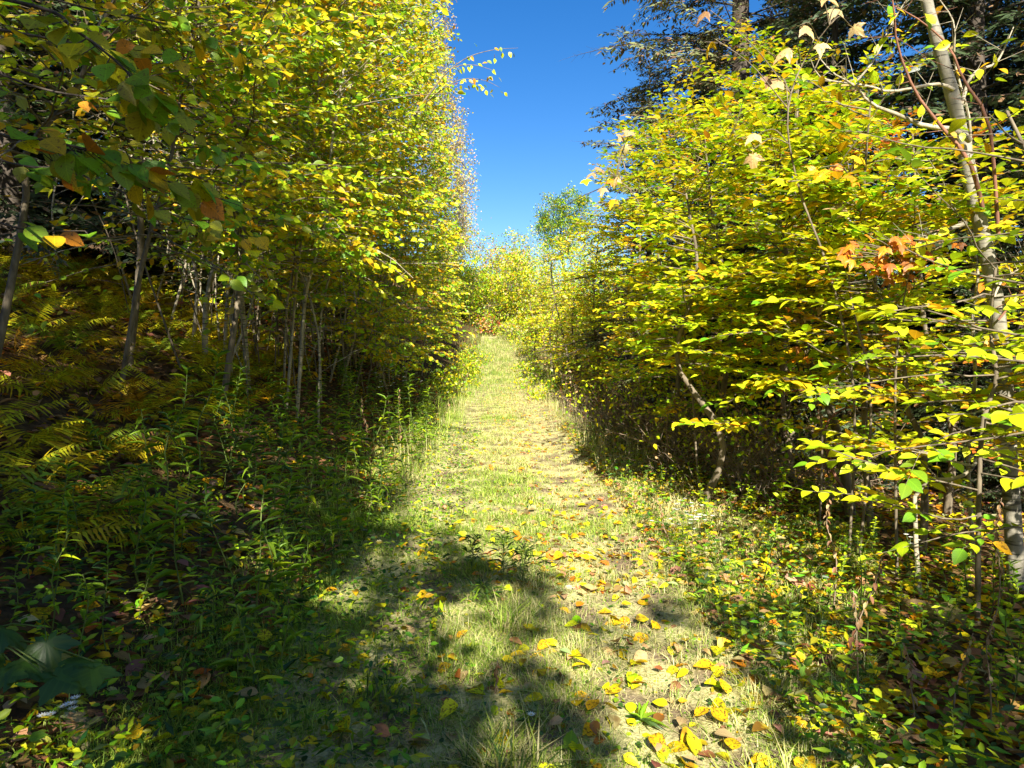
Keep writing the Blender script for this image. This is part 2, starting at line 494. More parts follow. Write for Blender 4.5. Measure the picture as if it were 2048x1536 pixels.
def leaf_objects(root, shape, pos, d, nrm, size, kidx, mat, name='leaf'):
    org = np.array(root.location)
    for i in range(len(pos)):
        put(name, leaf_mesh(shape, int(kidx[i]), random.randrange(3), mat), root, frame(pos[i] - org, d[i], nrm[i], float(size[i])))

# ------------------------------------------------------------------ the tree builder
def grow(trunk, nb=40, t0=0.25, t1=1.0, L0=1.8, L1=0.5, el0=5, el1=45, droop=0.05, az=None, spread=math.pi,
         twig_step=0.14, twig_len=0.45, leaf_step=0.05, leaf=0.09, flat=0.75, wob=0.12, hang=0.15, lpow=1.0, face=(0.08, -0.42), tz=0.15):
    """branches, twigs and leaf positions of one tree"""
    br, tw0, twd, twl, twb = [], [], [], [], []
    m = len(trunk)
    for i in range(nb):
        t = t0 + (t1 - t0) * ((i + rng.random()) / nb)
        f = t * (m - 1); k = min(int(f), m - 2); p = trunk[k] + (trunk[k + 1] - trunk[k]) * (f - k)
        a = (rng.random() * 2 - 1) * spread + (az if az is not None else 0)
        h = ((t - t0) / max(t1 - t0, 1e-6)) ** lpow
        ln = (L0 + (L1 - L0) * h) * rng.uniform(0.65, 1.2)
        el = R(el0 + (el1 - el0) * h) + rng.normal(0, 0.15)
        d = np.array([math.sin(a) * math.cos(el), math.cos(a) * math.cos(el), math.sin(el)])
        ns = 6; pts = [p]
        for q in range(ns):
            pts.append(pts[-1] + d * ln / ns)
            d = unit(d + np.array([rng.normal(0, wob), rng.normal(0, wob), rng.normal(0, wob) - droop]))
        pts = np.array(pts); br.append((pts, ln))
        nt_ = max(2, int(ln * 0.85 / twig_step))
        s = 0.15 + 0.85 * (np.arange(nt_) + rng.random(nt_) * 0.6) / nt_
        s = np.minimum(s, 0.999)
        ff = s * ns; kk = ff.astype(int); P = pts[kk] + (pts[kk + 1] - pts[kk]) * (ff - kk)[:, None]
        D = unit(pts[kk + 1] - pts[kk])
        side = unit(np.cross(D, np.array([0, 0, 1.0])) + 1e-6)
        sg = np.where(np.arange(nt_) % 2 == 0, 1.0, -1.0)[:, None]
        ang = rng.uniform(0.6, 1.15, nt_)[:, None]
        dd = unit(D * np.cos(ang) + sg * side * np.sin(ang) + rng.normal(0, 1, (nt_, 3)) * np.array([.15, .15, tz]) + np.array([0, 0, -hang * 0.4]))
        ll = twig_len * rng.uniform(0.45, 1.15, nt_) * (1.1 - 0.6 * s)
        tw0.append(P); twd.append(dd); twl.append(ll); twb.append(np.full(nt_, i))
        tw0.append(pts[-1:]); twd.append(d[None]); twl.append(np.array([twig_len * 0.6])); twb.append(np.array([i]))
    tw0, twd, twl, twb = np.concatenate(tw0), np.concatenate(twd), np.concatenate(twl), np.concatenate(twb)
    n = np.maximum(2, (twl / leaf_step).astype(int))
    ti = np.repeat(np.arange(len(n)), n)
    j = np.arange(len(ti)) - np.repeat(np.cumsum(n) - n, n)
    s = (j + 0.7) / n[ti]
    pos = tw0[ti] + twd[ti] * (twl[ti] * np.minimum(s, 1))[:, None]
    pos[:, 2] -= hang * 0.25 * twl[ti] * s * s
    side = unit(np.cross(twd[ti], np.array([0, 0, 1.0])) + 1e-6)
    sg = np.where(j % 2 == 0, 1.0, -1.0)[:, None]
    last = (j == n[ti] - 1)[:, None]
    d = np.where(last, twd[ti], twd[ti] * 0.6 + sg * side * 0.8)
    d = unit(d + rng.normal(0, 0.22, d.shape) + np.array([0, 0, -hang]))
    nrm = np.array([face[0], face[1], flat]) + rng.normal(0, 1, d.shape) * (1 - flat)
    nrm = unit(nrm)
    size = leaf * np.clip(rng.normal(1, 0.27, len(d)), 0.4, 1.7)
    return br, (tw0, twd, twl, twb, ti), pos, d, nrm, size

def in_frame(p, margin=40):
    x, y, dep = project(p)
    return (dep > 0.3) & (x > -margin) & (x < 2048 + margin) & (y > -margin) & (y < 1536 + margin), dep

def tree(name, label, cat, base, ctrl, r0, r1, pal, group=None, bark=None, leafmat=None, shape='ovate', tmpl=None,
         nobj=0, keep=None, nbranch_obj=10, trunk_n=8, jitter=0.15, twig_r=0.003, gkw=None):
    """a thing: trunk, branches, single leaves (those that show largest) and the rest of the foliage"""
    bark = bark or M_GREY; leafmat = leafmat or M_LEAF
    tmpl = tmpl or tmpl_mid(0.31, 0.09)
    root = empty(name, base, label, cat, group)
    tr = spline(ctrl, 14)
    br, tw, pos, d, nrm, size = grow(tr, **(gkw or {}))
    k = pick(pal, len(pos))
    ktw = pick(pal, len(tw[0])); same = rng.random(len(pos)) < 0.55      # leaves of one twig turn together
    k = np.where(same, ktw[tw[4]], k)
    tw = tw[:4]
    if keep is not None:
        m = keep(pos); pos, d, nrm, size, k = pos[m], d[m], nrm[m], size[m], k[m]
        tend = tw[0] + tw[1] * tw[2][:, None]
        tm = keep(tend); tw = tuple(a[tm] for a in tw)
    r0 = r0 * (0.64 if cat == 'tree' and name == 'young_tree' else 1.0)
    a = Acc(); tube(a, tr, np.linspace(r0, r1, len(tr)) * (1 + 0.08 * np.sin(np.arange(len(tr)) * 1.9)), trunk_n)
    a.build('trunk', bark, root)
    order = np.argsort([-b[1] for b in br])
    rest = Acc()
    for rank, bi in enumerate(order):
        pts, ln = br[bi]
        if keep is not None:
            good = np.nonzero(keep(pts[1:]))[0]
            if not len(good): continue
            pts = pts[:max(3, int(good[-1]) + 2)]
            if good[-1] < 2 and len(good) < 2: continue
        rr = max(0.0035, min(r0 * 0.38, 0.0048 * ln + 0.0025))
        acc = Acc() if rank < nbranch_obj else rest
        tube(acc, pts, np.linspace(rr, 0.003, len(pts)), 5 if rank < nbranch_obj else 4)
        m = (tw[3] == bi) & (np.linalg.norm(tw[0] - pts[0], axis=1) < np.linalg.norm(pts[-1] - pts[0]) + .05)
        prisms(acc, tw[0][m], tw[0][m] + tw[1][m] * tw[2][m][:, None], twig_r, twig_r * 0.5, (0.3, 0.3, 0.3))
        if rank < nbranch_obj: acc.build('branch', bark, root)
    if rest.n: rest.build('twigs', bark, root, 'stuff')
    tint = np.clip(PALV[k] * (1 + rng.normal(0, jitter, (len(k), 3)) * np.array([1, 1, 0.3])), 0.004, 0.8)
    sel = np.zeros(len(pos), bool)
    if nobj:
        ok, dep = in_frame(pos, 20)
        score = np.where(ok, size / np.maximum(dep, 0.2), -1)
        o = np.argsort(-score)[:nobj]
        o = o[score[o] > 0]
        sel[o] = True
        leaf_objects(root, shape, pos[o], d[o], nrm[o], size[o], k[o], leafmat)
    f = Acc()
    add_leaves(f, tmpl, pos[~sel], d[~sel], nrm[~sel], size[~sel], tint[~sel])
    if f.n: f.build('foliage', leafmat, root, 'stuff')
    return root

# ------------------------------------------------------------------ ground
def ground_material():
    m, N, L, out = new_mat('forest_floor')
    tc = node(N, 'ShaderNodeTexCoord')
    n1 = node(N, 'ShaderNodeTexNoise'); n1.inputs['Scale'].default_value = 1.3; n1.inputs['Detail'].default_value = 8
    n2 = node(N, 'ShaderNodeTexNoise'); n2.inputs['Scale'].default_value = 24; n2.inputs['Detail'].default_value = 6
    vo = node(N, 'ShaderNodeTexVoronoi'); vo.inputs['Scale'].default_value = 17
    for n in (n1, n2, vo): L.new(tc.outputs['Object'], n.inputs['Vector'])
    lit = ramp(N, L, vo.outputs['Color'], [(0.15, (0.055, 0.032, 0.016)), (0.5, (0.12, 0.068, 0.028)), (0.85, (0.20, 0.12, 0.045))])
    dirt = ramp(N, L, n2.outputs[0], [(0.3, (0.045, 0.03, 0.018)), (0.7, (0.12, 0.085, 0.05))])
    col = mix_col(N, L, ramp(N, L, n1.outputs[0], [(0.4, (0, 0, 0)), (0.62, (1, 1, 1))]), lit, dirt)
    b = node(N, 'ShaderNodeBsdfDiffuse'); L.new(col, b.inputs[0])
    bp = node(N, 'ShaderNodeBump'); bp.inputs['Strength'].default_value = 0.8; bp.inputs['Distance'].default_value = 0.03
    L.new(n2.outputs[0], bp.inputs['Height']); L.new(bp.outputs[0], b.inputs['Normal'])
    L.new(b.outputs[0], out.inputs[0])
    return m

def path_material():
    m, N, L, out = new_mat('trail_soil')
    tc = node(N, 'ShaderNodeTexCoord')
    n1 = node(N, 'ShaderNodeTexNoise'); n1.inputs['Scale'].default_value = 3; n1.inputs['Detail'].default_value = 7
    n2 = node(N, 'ShaderNodeTexNoise'); n2.inputs['Scale'].default_value = 60; n2.inputs['Detail'].default_value = 5
    for n in (n1, n2): L.new(tc.outputs['Object'], n.inputs['Vector'])
    straw = ramp(N, L, n2.outputs[0], [(0.3, (0.27, 0.25, 0.10)), (0.65, (0.58, 0.54, 0.25))])
    dirt = ramp(N, L, n2.outputs[0], [(0.3, (0.10, 0.075, 0.045)), (0.7, (0.27, 0.20, 0.125))])
    col = mix_col(N, L, ramp(N, L, n1.outputs[0], [(0.42, (0, 0, 0)), (0.6, (1, 1, 1))]), straw, dirt)
    b = node(N, 'ShaderNodeBsdfDiffuse'); L.new(col, b.inputs[0])
    bp = node(N, 'ShaderNodeBump'); bp.inputs['Strength'].default_value = 0.7; bp.inputs['Distance'].default_value = 0.015
    L.new(n2.outputs[0], bp.inputs['Height']); L.new(bp.outputs[0], b.inputs['Normal'])
    L.new(b.outputs[0], out.inputs[0])
    return m

def grid_mesh(name, xs, ys, mat, lift=0.0, follow=False):
    X, Y = np.meshgrid(xs, ys)
    if follow: X = X + xc(Y)
    Z = g(X, Y) + lift
    v = np.stack([X, Y, Z], -1).reshape(-1, 3)
    nx, ny = len(xs), len(ys)
    i = np.arange(ny - 1)[:, None] * nx + np.arange(nx - 1)[None]
    q = np.stack([i, i + 1, i + nx + 1, i + nx], -1).reshape(-1, 4)
    a = Acc(); a.add(v, None, q)
    return a.build(name, mat, None, 'structure')

u = np.linspace(-1, 1, 221)
gx = 14 * u + 700 * np.sign(u) * np.abs(u) ** 9
vv = np.linspace(0, 1, 260)
gy = -12 + 70 * vv + 900 * vv ** 9
gy = np.concatenate([[-300, -120, -50, -25], gy])
grid_mesh('ground', gx, gy, ground_material())
grid_mesh('path', np.linspace(-1.25, 1.25, 26), np.concatenate([np.arange(-6, 20, 0.12), np.arange(20, 50, 0.3)]), path_material(), 0.022, True)

# ------------------------------------------------------------------ limits of the open corridor over the trail
def keep_bank(p):
    """crowns on the ferny bank end raggedly over the trail's edge and clear of the camera"""
    lim = (-0.42 - 0.062 * p[:, 1] + 0.32 * np.sin(p[:, 2] * 1.25 + p[:, 1] * 1.3) + 0.22 * np.sin(p[:, 2] * 2.9 - p[:, 1] * 0.7) + rng.normal(0, 0.06, len(p)) - 0.12 * np.maximum(0, 2.5 - p[:, 2])
           + 1.15 * np.exp(-((p[:, 2] - 5.75) / 0.3) ** 2 - ((p[:, 1] - 10.0) / 1.3) ** 2))
    far = np.linalg.norm(p - np.array([0, 0, CAM_Z]), axis=1)
    uu, v_ = shadow_uv(p)
    lim = np.where((uu > -1.75) & (v_ > 5.5) & (v_ < 16) & (p[:, 2] < 4) & (np.sin(p[:, 0] * 5 + p[:, 1] * 4.1 + p[:, 2] * 6) > -.45), -99, lim)
    return (p[:, 0] < lim) & (far > 2.4) & (p[:, 2] > g(p[:, 0], p[:, 1]) + 0.25) & ~((p[:, 1] < 10.8) & (p[:, 2] < g(p[:, 0], p[:, 1]) + 1.75 + .35 * np.sin(p[:, 0] * 3 + p[:, 1] * 2)) & (rng.random(len(p)) < .8))

def keep_birch_side(p):
    lim = 0.98 + 0.035 * p[:, 1] + 0.14 * np.sin(p[:, 2] * 2.3 + p[:, 1]) + rng.normal(0, 0.08, len(p)) + 0.22 * np.maximum(0, 1.7 - p[:, 2])
    lim = np.where(p[:, 1] > 12, 1.40 - 0.055 * (p[:, 1] - 12) + rng.normal(0, 0.1, len(p)), lim)
    far = np.linalg.norm(p - np.array([0, 0, CAM_Z]), axis=1)
    uu, v_ = shadow_uv(p)
    sunny = (uu > .7) & (uu < 3.0) & (v_ > 4.6) & (v_ < 7.6) & (p[:, 2] > 0.9)
    trail = (p[:, 1] > 8) & ~((v_ > 10.5) & (v_ < 12.3)) & (uu < xc(v_) + np.where(v_ < 24, 1.2, 0.95) + 0.25 * np.sin(v_ * 2.3)) & (v_ < 60)
    return ~trail & (p[:, 0] > lim) & (far > 2.2) & (p[:, 2] > g(p[:, 0], p[:, 1]) + 0.35) & ~(sunny & (np.sin(p[:, 0] * 6 + p[:, 1] * 5) > -0.3))

def lean_ctrl(base, top, sway=0.15, n=5):
    b, t = np.asarray(base, float), np.asarray(top, float)
    c = [b + (t - b) * k / (n - 1) for k in range(n)]
    for i in range(1, n - 1): c[i] = c[i] + np.array([rng.normal(0, sway), rng.normal(0, sway), 0])
    return c

def base_at(px, Y, sink=0.05):
    x = at(px, 690, Y)[0]
    return np.array([x, Y, gz(x, Y) - sink])

def path_ctrl(pxs, Y, dY=None):
    """trunk through photograph pixels, from the ground up, at distance Y"""
    out = []
    for i, (px, py) in enumerate(pxs):
        yy = Y + (dY[i] if dY else 0)
        p = at(px, py, yy)
        if i == 0: p[2] = gz(p[0], p[1]) - 0.06
        else: p = p + np.array([rng.normal(0, .035), rng.normal(0, .08), 0])
        out.append(p)
    return out

BANK_PAL = {'gold': 1.4, 'yellow': 3.4, 'lime': 4.2, 'green': 2.8, 'olive': 0.6, 'orange': 0.06}
DIM_PAL = {'gold': 1.2, 'yellow': 2.2, 'lime': 2.5, 'green': 3.2, 'olive': 2, 'brown': 0.25}
RIGHT_PAL = {'gold': 1.1, 'yellow': 4, 'lime': 5.4, 'green': 1.6, 'orange': 0.1, 'tan': 0.05}

# ---- trees of the ferny bank, those whose trunks the photograph shows
named = [
    # name, label, trunk pixels, distance, r0, grow options
    ('young_tree', 'straight grey trunk rising from the ferns, stoutest stem on the shaded bank', [(255, 700), (268, 520), (277, 400), (287, 200), (292, 0), (296, -240)], 7.0, 0.062, 34),
    ('young_tree', 'slender dark trunk bending toward the trail beside the stoutest bank stem', [(236, 745), (285, 600), (325, 470), (352, 330), (385, 120), (420, -120)], 6.2, 0.036, 30),
    ('young_tree', 'dark trunk leaning over the ferns at the very edge of the photo', [(-25, 560), (30, 420), (75, 300), (140, 190), (205, 90), (270, -60)], 5.2, 0.045, 26),
    ('young_tree', 'pale stem with a sunlit flared foot and a fork at head height', [(408, 668), (424, 600), (428, 520), (417, 430), (430, 330), (440, 150), (450, -60)], 8.6, 0.060, 34),
    ('young_tree', 'thin pale stem close beside the forked sunlit one', [(383, 665), (382, 560), (381, 470), (383, 300), (380, 120), (376, -60)], 8.9, 0.038, 26),
    ('young_tree', 'light stem in the middle of the sunlit stem cluster', [(446, 640), (450, 560), (457, 470), (466, 380), (478, 250), (490, 60)], 9.4, 0.040, 26),
    ('young_tree', 'bright slanting stem that leans toward the trail from the stem cluster', [(460, 650), (472, 560), (500, 450), (540, 350), (590, 220), (640, 80)], 9.0, 0.030, 26),
    ('young_tree', 'pale stem of the twin pair nearer the trail, brightly spotted with sun', [(590, 690), (606, 620), (625, 540), (648, 430), (670, 300), (690, 120)], 8.4, 0.034, 34),
    ('young_tree', 'duller stem of the twin pair, behind the brightly spotted one', [(570, 690), (582, 620), (596, 540), (612, 420), (628, 280), (640, 120)], 8.8, 0.030, 30),
]
for nm, lab, px, Y, r0, nb in named:
    c = path_ctrl(px, Y)
    pale = 'pale' in lab or 'light' in lab or 'bright' in lab
    tree(nm, lab, 'tree', c[0], c, r0, 0.012, BANK_PAL if px[0][0] > 370 else DIM_PAL, 'young trees on the ferny bank', M_PALE if pale else M_GREY,
         M_LEAF, nobj=180, keep=keep_bank,
         gkw=dict(nb=int(nb * 1.25), t0=0.36, t1=1.0, L0=1.9, L1=1.0, el0=0, el1=35, az=R(105), spread=R(110), leaf=0.082, flat=0.62, leaf_step=0.055, twig_len=0.42))

# ---- trees along the trail's edge whose crowns make the bright wall of leaves
edge = [(-3.1, 7.2, 7.5), (-3.5, 9.0, 8.5), (-3.5, 11.2, 9.5), (-3.3, 13.4, 9.5), (-3.6, 15.6, 10.5), (-3.5, 18.5, 10.5), (-3.7, 22.0, 11.0), (-3.8, 26.5, 11.5),
        (-4.0, 32.0, 10.0), (-4.4, 39.0, 9.5), (-4.6, 12.3, 11.5), (-5.0, 17.0, 12.5), (-5.4, 23.0, 13.0)]
words_ = ['whose lowest sprays hang over the trail', 'with green sprays over the tall weeds', 'with the brightest golden top', 'with a dense lime crown beside the trail', 'reaching above the frame behind the golden one',
          'at the bend of shade on the trail', 'standing where the trail narrows', 'just short of the grassy rise', 'beside the foot of the grassy rise', 'at the far end of the leafy wall',
          'standing one row back behind the golden crowns', 'one row back with a tall yellow-green top', 'tallest of the back row by the poplars']
for i, (x, y, H) in enumerate(edge):
    b = np.array([x, y, gz(x, y) - 0.05])
    far = y > 20
    c = lean_ctrl(b, b + np.array([rng.uniform(0.1, 0.8), rng.uniform(-.3, .3), H]), 0.10)
    tree('edge_tree', 'yellow and green birch-like tree ' + words_[i], 'tree', b, c, 0.016 + 0.0026 * H, 0.009, BANK_PAL, 'trees along the bank edge of the trail', M_PALE if i % 3 else M_GREY,
         M_LEAF, nobj=260 if y < 16 else (120 if y < 24 else 0), keep=keep_bank, tmpl=tmpl_lo(0.33, 0.1) if far else None, nbranch_obj=8 if far else 12,
         gkw=dict(nb=96 if not far else 84, t0=0.2 if y < 11 else 0.05, t1=1.0, L0=2.9, L1=1.1, el0=2, el1=45, az=R(112), spread=R(120), leaf=0.080 if not far else 0.105, flat=0.5,
                  leaf_step=0.040 if not far else 0.052, twig_len=0.52, twig_step=0.1 if not far else 0.12, hang=0.22))

# one long limb reaches out over the trail against the sky
host = [o for o in bpy.data.objects if o.get('label', '').endswith('with green sprays over the tall weeds')][0]
for px, nl in (([(820, 240, 9.2), (880, 160, 9.2), (930, 118, 9.3), (985, 100, 9.3), (1036, 96, 9.3)], 20), ([(820, 240, 9.2), (870, 190, 9.3), (920, 160, 9.4), (965, 160, 9.4), (1000, 175, 9.4)], 24), ([(850, 200, 9.2), (900, 140, 9.1), (945, 130, 9.1), (985, 140, 9.1)], 18)):
    pts = spline([at(*q) for q in px], 30)
    a = Acc(); tube(a, pts, np.linspace(.010, .002, 30), 5); a.build('branch', M_GREY, host)
    i = rng.integers(6, 30, nl); st = rng.normal(0, .06, (nl, 3)) + np.array([0, 0, -.05])
    leaf_objects(host, 'ovate', pts[i] + st, unit(rng.normal(0, .5, (nl, 3)) + np.array([.5, 0, -.9])), unit(rng.normal(0, .5, (nl, 3)) + np.array([.3, -.8, .5])), rng.uniform(.055, .088, nl), pick(BANK_PAL, nl), M_LEAF)

# ---- thicket of thin stems under them: a few patterns, copied
protos = []
for v in range(7):
    H = rng.uniform(3.2, 6.0)
    b = np.zeros(3)
    c = lean_ctrl(b, np.array([rng.uniform(-.5, 1.2), rng.uniform(-.4, .4), H]), 0.17)
    t = tree('sapling', 'thin bare-legged sapling in the crowded stem thicket under the golden crowns', 'sapling', b, c, rng.uniform(0.010, 0.020), 0.005, DIM_PAL,
             'thin saplings crowded under the bank trees', M_PALE if v % 2 else M_GREY, M_LEAF, nobj=0, tmpl=tmpl_lo(0.31, 0.1), nbranch_obj=5, trunk_n=6,
             gkw=dict(nb=13, t0=0.12, t1=1.0, L0=0.8, L1=0.5, el0=20, el1=50, leaf=0.08, leaf_step=0.075, twig_step=0.2, twig_len=0.3))
    protos.append(t)
spots = []
while len(spots) < 190:
    y = rng.uniform(7.5, 24); x = rng.uniform(-7.5, -2.3) - 0.02 * y
    px = 1024 + F * x / y
    if px < 60 or px > 930 or (px < 360 and rng.random() < 0.75): continue
    if any((x - a) ** 2 + (y - b_) ** 2 < 0.04 for a, b_ in spots): continue
    spots.append((x, y))
for i, (x, y) in enumerate(spots):
    t = protos[i % 7]
    loc = (x, y, gz(x, y) - 0.05); rz = rng.uniform(0, 6.28); s = rng.uniform(0.8, 1.15)
    if i < 7:
        t.location = loc; t.rotation_euler = (0, 0, rz); t.scale = (s, s, s); o = t
    else:
        o = copy_thing(t, loc, rz, s)
    later_label(o, 'thin %s sapling' % ('pale' if (i % 7) % 2 else 'grey'), MARK_THICKET)

# ---- trees of the birch side
def sidetree(lab, px, Y, r0, nb, pal, gk, nobj=280, bark=M_GREY, leafmat=M_LEAF, keep=keep_birch_side, name='shrubby_tree', cat='tree', shape='ovate', tmpl=None):
    c = path_ctrl(px, Y)
    return tree(name, lab, cat, c[0], c, r0, 0.008, pal, 'small trees on the birch side of the trail', bark, leafmat, nobj=nobj, keep=keep, gkw=gk, shape=shape, tmpl=tmpl)

def gk_side(nb, L0, leaf, **k):
    d = dict(nb=nb, t0=0.33, t1=1.0, L0=L0, L1=0.9, el0=-3, el1=20, droop=0.015, wob=0.10, tz=0.06, az=R(-115), spread=R(115), leaf=leaf * .87, flat=0.82, leaf_step=0.038, twig_len=0.46, twig_step=0.066, hang=0.03, face=(0.02, -0.20))
    d.update(k); return d

sidetree('small tree with a ragged grey-brown trunk and tiers of yellow leaves over the trail', [(1705, 1000), (1688, 900), (1650, 800), (1620, 700), (1600, 600), (1570, 420), (1545, 250)], 6.2, 0.050, 52, RIGHT_PAL, gk_side(52, 1.9, 0.095))
sidetree('slim straight grey sapling standing clear in front of the dark hemlock shade', [(1746, 1050), (1742, 900), (1738, 740), (1735, 560), (1728, 400), (1716, 220)], 5.6, 0.030, 30, RIGHT_PAL, gk_side(30, 1.3, 0.095, t0=0.45))
sidetree('crooked sapling bent at the knee behind the slim straight one', [(1850, 1000), (1830, 900), (1805, 820), (1788, 740), (1790, 600), (1800, 420)], 5.2, 0.028, 24, {'yellow': 3, 'lime': 4, 'gold': 1.5, 'green': 1.5}, gk_side(26, 1.2, 0.095, t0=0.4))
sidetree('sapling with dangling tiers of big lime leaves beside the birch', [(1965, 1010), (1970, 880), (1985, 760), (1990, 660), (1985, 540)], 3.9, 0.015, 30, {'yellow': 3, 'lime': 5, 'gold': 1.4, 'green': 1.4}, gk_side(32, 0.95, 0.10, t0=0.12, el1=10, twig_step=0.14, az=R(-150)))
sidetree('leaning sapling past the birch carrying broad lime leaves at the photo edge', [(2140, 1060), (2120, 900), (2110, 760), (2100, 600), (2090, 420), (2080, 200)], 3.6, 0.022, 20, {'yellow': 3, 'lime': 5, 'gold': 1, 'green': 2}, gk_side(20, 1.1, 0.10, t0=0.12, twig_step=0.2, az=R(-80)))
more = [(2.3, 7.7, 3.9, 'leafy young tree with yellow tiers reaching to the trail above the twig tangle'), (2.2, 9.2, 4.6, 'leafy young tree just behind the twig tangle'), (3.5, 8.4, 5.0, 'taller young tree with lime top against the hemlock'),
        (2.1, 11.0, 4.6, 'young tree with golden tiers where the trail turns sunny'), (2.4, 13.0, 5.0, 'bright lime young tree halfway along the trail'), (2.0, 15.2, 4.2, 'low yellow tree beyond the red-leaved weeds'),
        (1.9, 18.0, 4.2, 'pale yellow tree on the bend near the grassy rise'), (1.9, 21.5, 4.6, 'cream and lime tree beside the tall grass'), (1.5, 26.0, 4.4, 'rounded yellow-green tree over the grassy rise'),
        (4.4, 6.8, 3.9, 'young tree with orange-tinged tiers behind the birch'), (4.2, 10.0, 5.7, 'tall young tree rising in front of the hemlocks'), (1.1, 32.0, 4.0, 'small lime tree at the foot of the hill hedge'),
        (1.75, 6.3, 2.9, 'low arching young tree whose lowest tier nods over the weeds')]
for i, (x, y, H, lab) in enumerate(more):
    b = np.array([x, y, gz(x, y) - 0.05]); far = y > 14
    c = lean_ctrl(b, b + np.array([rng.uniform(-.7, 0), rng.uniform(-.5, .1), H]), 0.12)
    pal = dict(RIGHT_PAL)
    if 'orange' in lab: pal['orange'] = 3; pal['rust'] = 1
    if far: pal.update({'lime': 5, 'cream': 1.5, 'green': 1.5})
    tree('shrubby_tree', lab, 'tree', b, c, 0.03 + .003 * H, 0.008, pal, 'small trees on the birch side of the trail', M_GREY, M_LEAF, nobj=280 if y < 12 else (120 if y < 19 else 0), keep=keep_birch_side,
         tmpl=tmpl_lo(0.32, 0.1) if far else None,
         gkw=gk_side(36, 2.2 if H > 3 else 1.1, 0.09 if not far else 0.10, t0=0.24 if H > 3 else 0.45, el1=24, hang=0.05, spread=R(150)))

# ---- the birch with pale bark
bc = [at(2040, 1060, 4.6), at(2012, 820, 4.6), at(1996, 640, 4.6), at(1976, 520, 4.6), at(1946, 385, 4.6), at(1912, 220, 4.6), at(1880, 100, 4.6), at(1853, 0, 4.6), at(1820, -160, 4.6)]
bc[0][2] = gz(bc[0][0], bc[0][1]) - 0.06
birch = empty('birch_tree', bc[0], 'pale-barked birch leaning toward the trail with mostly bare upper limbs', 'tree')
a = Acc(); tr = spline(bc, 40)
rad = np.interp(np.linspace(0, 1, 40), [0, .2, .5, .75, 1], [0.052, 0.048, 0.044, 0.038, 0.030]) * (1 + 0.05 * np.sin(np.arange(40) * 1.3))
tube(a, tr, rad, 14); a.build('trunk', M_BIRCH, birch)
limbs = [
    ([(1910, 178), (1880, 168), (1830, 178), (1780, 183), (1730, 176), (1685, 166), (1650, 145), (1625, 115)], 4.55, 0.013, M_PALE, None),
    ([(1938, 282), (1900, 262), (1850, 250), (1800, 232), (1745, 205), (1700, 178), (1660, 155), (1640, 112)], 4.5, 0.020, M_PALE, None),
    ([(1700, 178), (1730, 140), (1760, 95), (1790, 40), (1822, -20)], 4.5, 0.008, M_PALE, None),
    ([(1928, 205), (1945, 150), (1985, 130), (2005, 105), (2018, 60)], 4.55, 0.014, M_PALE, None),
    ([(1926, 448), (1880, 465), (1840, 485), (1812, 512), (1795, 548)], 4.4, 0.016, M_PALE, None),
    ([(1945, 300), (1930, 235), (1905, 130), (1890, 60), (1880, -10)], 4.7, 0.011, M_PALE, None),
    ([(1960, 420), (1925, 330), (1880, 250), (1835, 180), (1790, 90), (1762, 20), (1745, -60)], 4.35, 0.014, M_RED, None),
    ([(2000, 470), (1985, 380), (1955, 250), (1930, 160), (1900, 90), (1840, 40), (1790, 5)], 4.4, 0.013, M_RED, None),
    ([(1960, 470), (1945, 380), (1925, 300)], 4.6, 0.012, M_RED, None),
    ([(1985, 600), (2010, 560), (2040, 535), (2075, 545)], 4.5, 0.008, M_PALE, None),
    ([(1995, 640), (2025, 600), (2060, 570)], 4.55, 0.008, M_RED, None),
]
for px, Y, r, mt, _ in limbs:
    pts = spline([at(x, y, Y) + np.array([0, rng.normal(0, .04), 0]) for x, y in px], 14)
    a = Acc(); tube(a, pts, np.linspace(r, 0.003, 14), 7)
    k = rng.integers(3, 13, 12); dd = unit(rng.normal(0, 1, (12, 3)) + np.array([-.4, 0, .5]))
    prisms(a, pts[k], pts[k] + dd * rng.uniform(0.08, 0.3, (12, 1)), 0.0028, 0.001, (0.3, 0.3, 0.3))
    a.build('branch', mt, birch)
    kk = rng.integers(2, 13, 9); ps = pts[kk] + rng.normal(0, .05, (9, 3)); dd = unit(rng.normal(0, 1, (9, 3)) + np.array([-.3, -.3, -.5]))
    leaf_objects(birch, 'ovate', ps, dd, unit(np.array([0, -.6, .8]) + rng.normal(0, .4, (9, 3))), rng.uniform(.06, .1, 9), pick({'yellow': 2, 'gold': 2, 'lime': 1, 'green': 1}, 9), M_NEAR)

# twisted pale double stem beside the birch foot and the low forked limb
c = path_ctrl([(1955, 1010), (1948, 880), (1942, 760), (1946, 640), (1940, 540), (1925, 440)], 4.9)
tree('young_tree', 'thin twisted stem hugging the pale birch, moss tuft on its side', 'tree', c[0], c, 0.024, 0.008, RIGHT_PAL, None, M_PALE, M_NEAR, nobj=60, keep=keep_birch_side,
     gkw=gk_side(9, 0.7, 0.085, t0=0.3))
c = path_ctrl([(1848, 1040), (1850, 990), (1885, 955), (1930, 930), (1990, 905), (2050, 888), (2110, 860)], 4.2)
t = tree('young_tree', 'low pale limb bending away from its foot across the dark gap near the birch', 'tree', c[0], c, 0.022, 0.008, {'yellow': 3, 'gold': 2, 'lime': 2}, None, M_PALE, M_NEAR, nobj=60, keep=keep_birch_side,
     gkw=gk_side(6, 0.6, 0.085, t0=0.4, el0=10, el1=30, az=0, spread=R(180)))
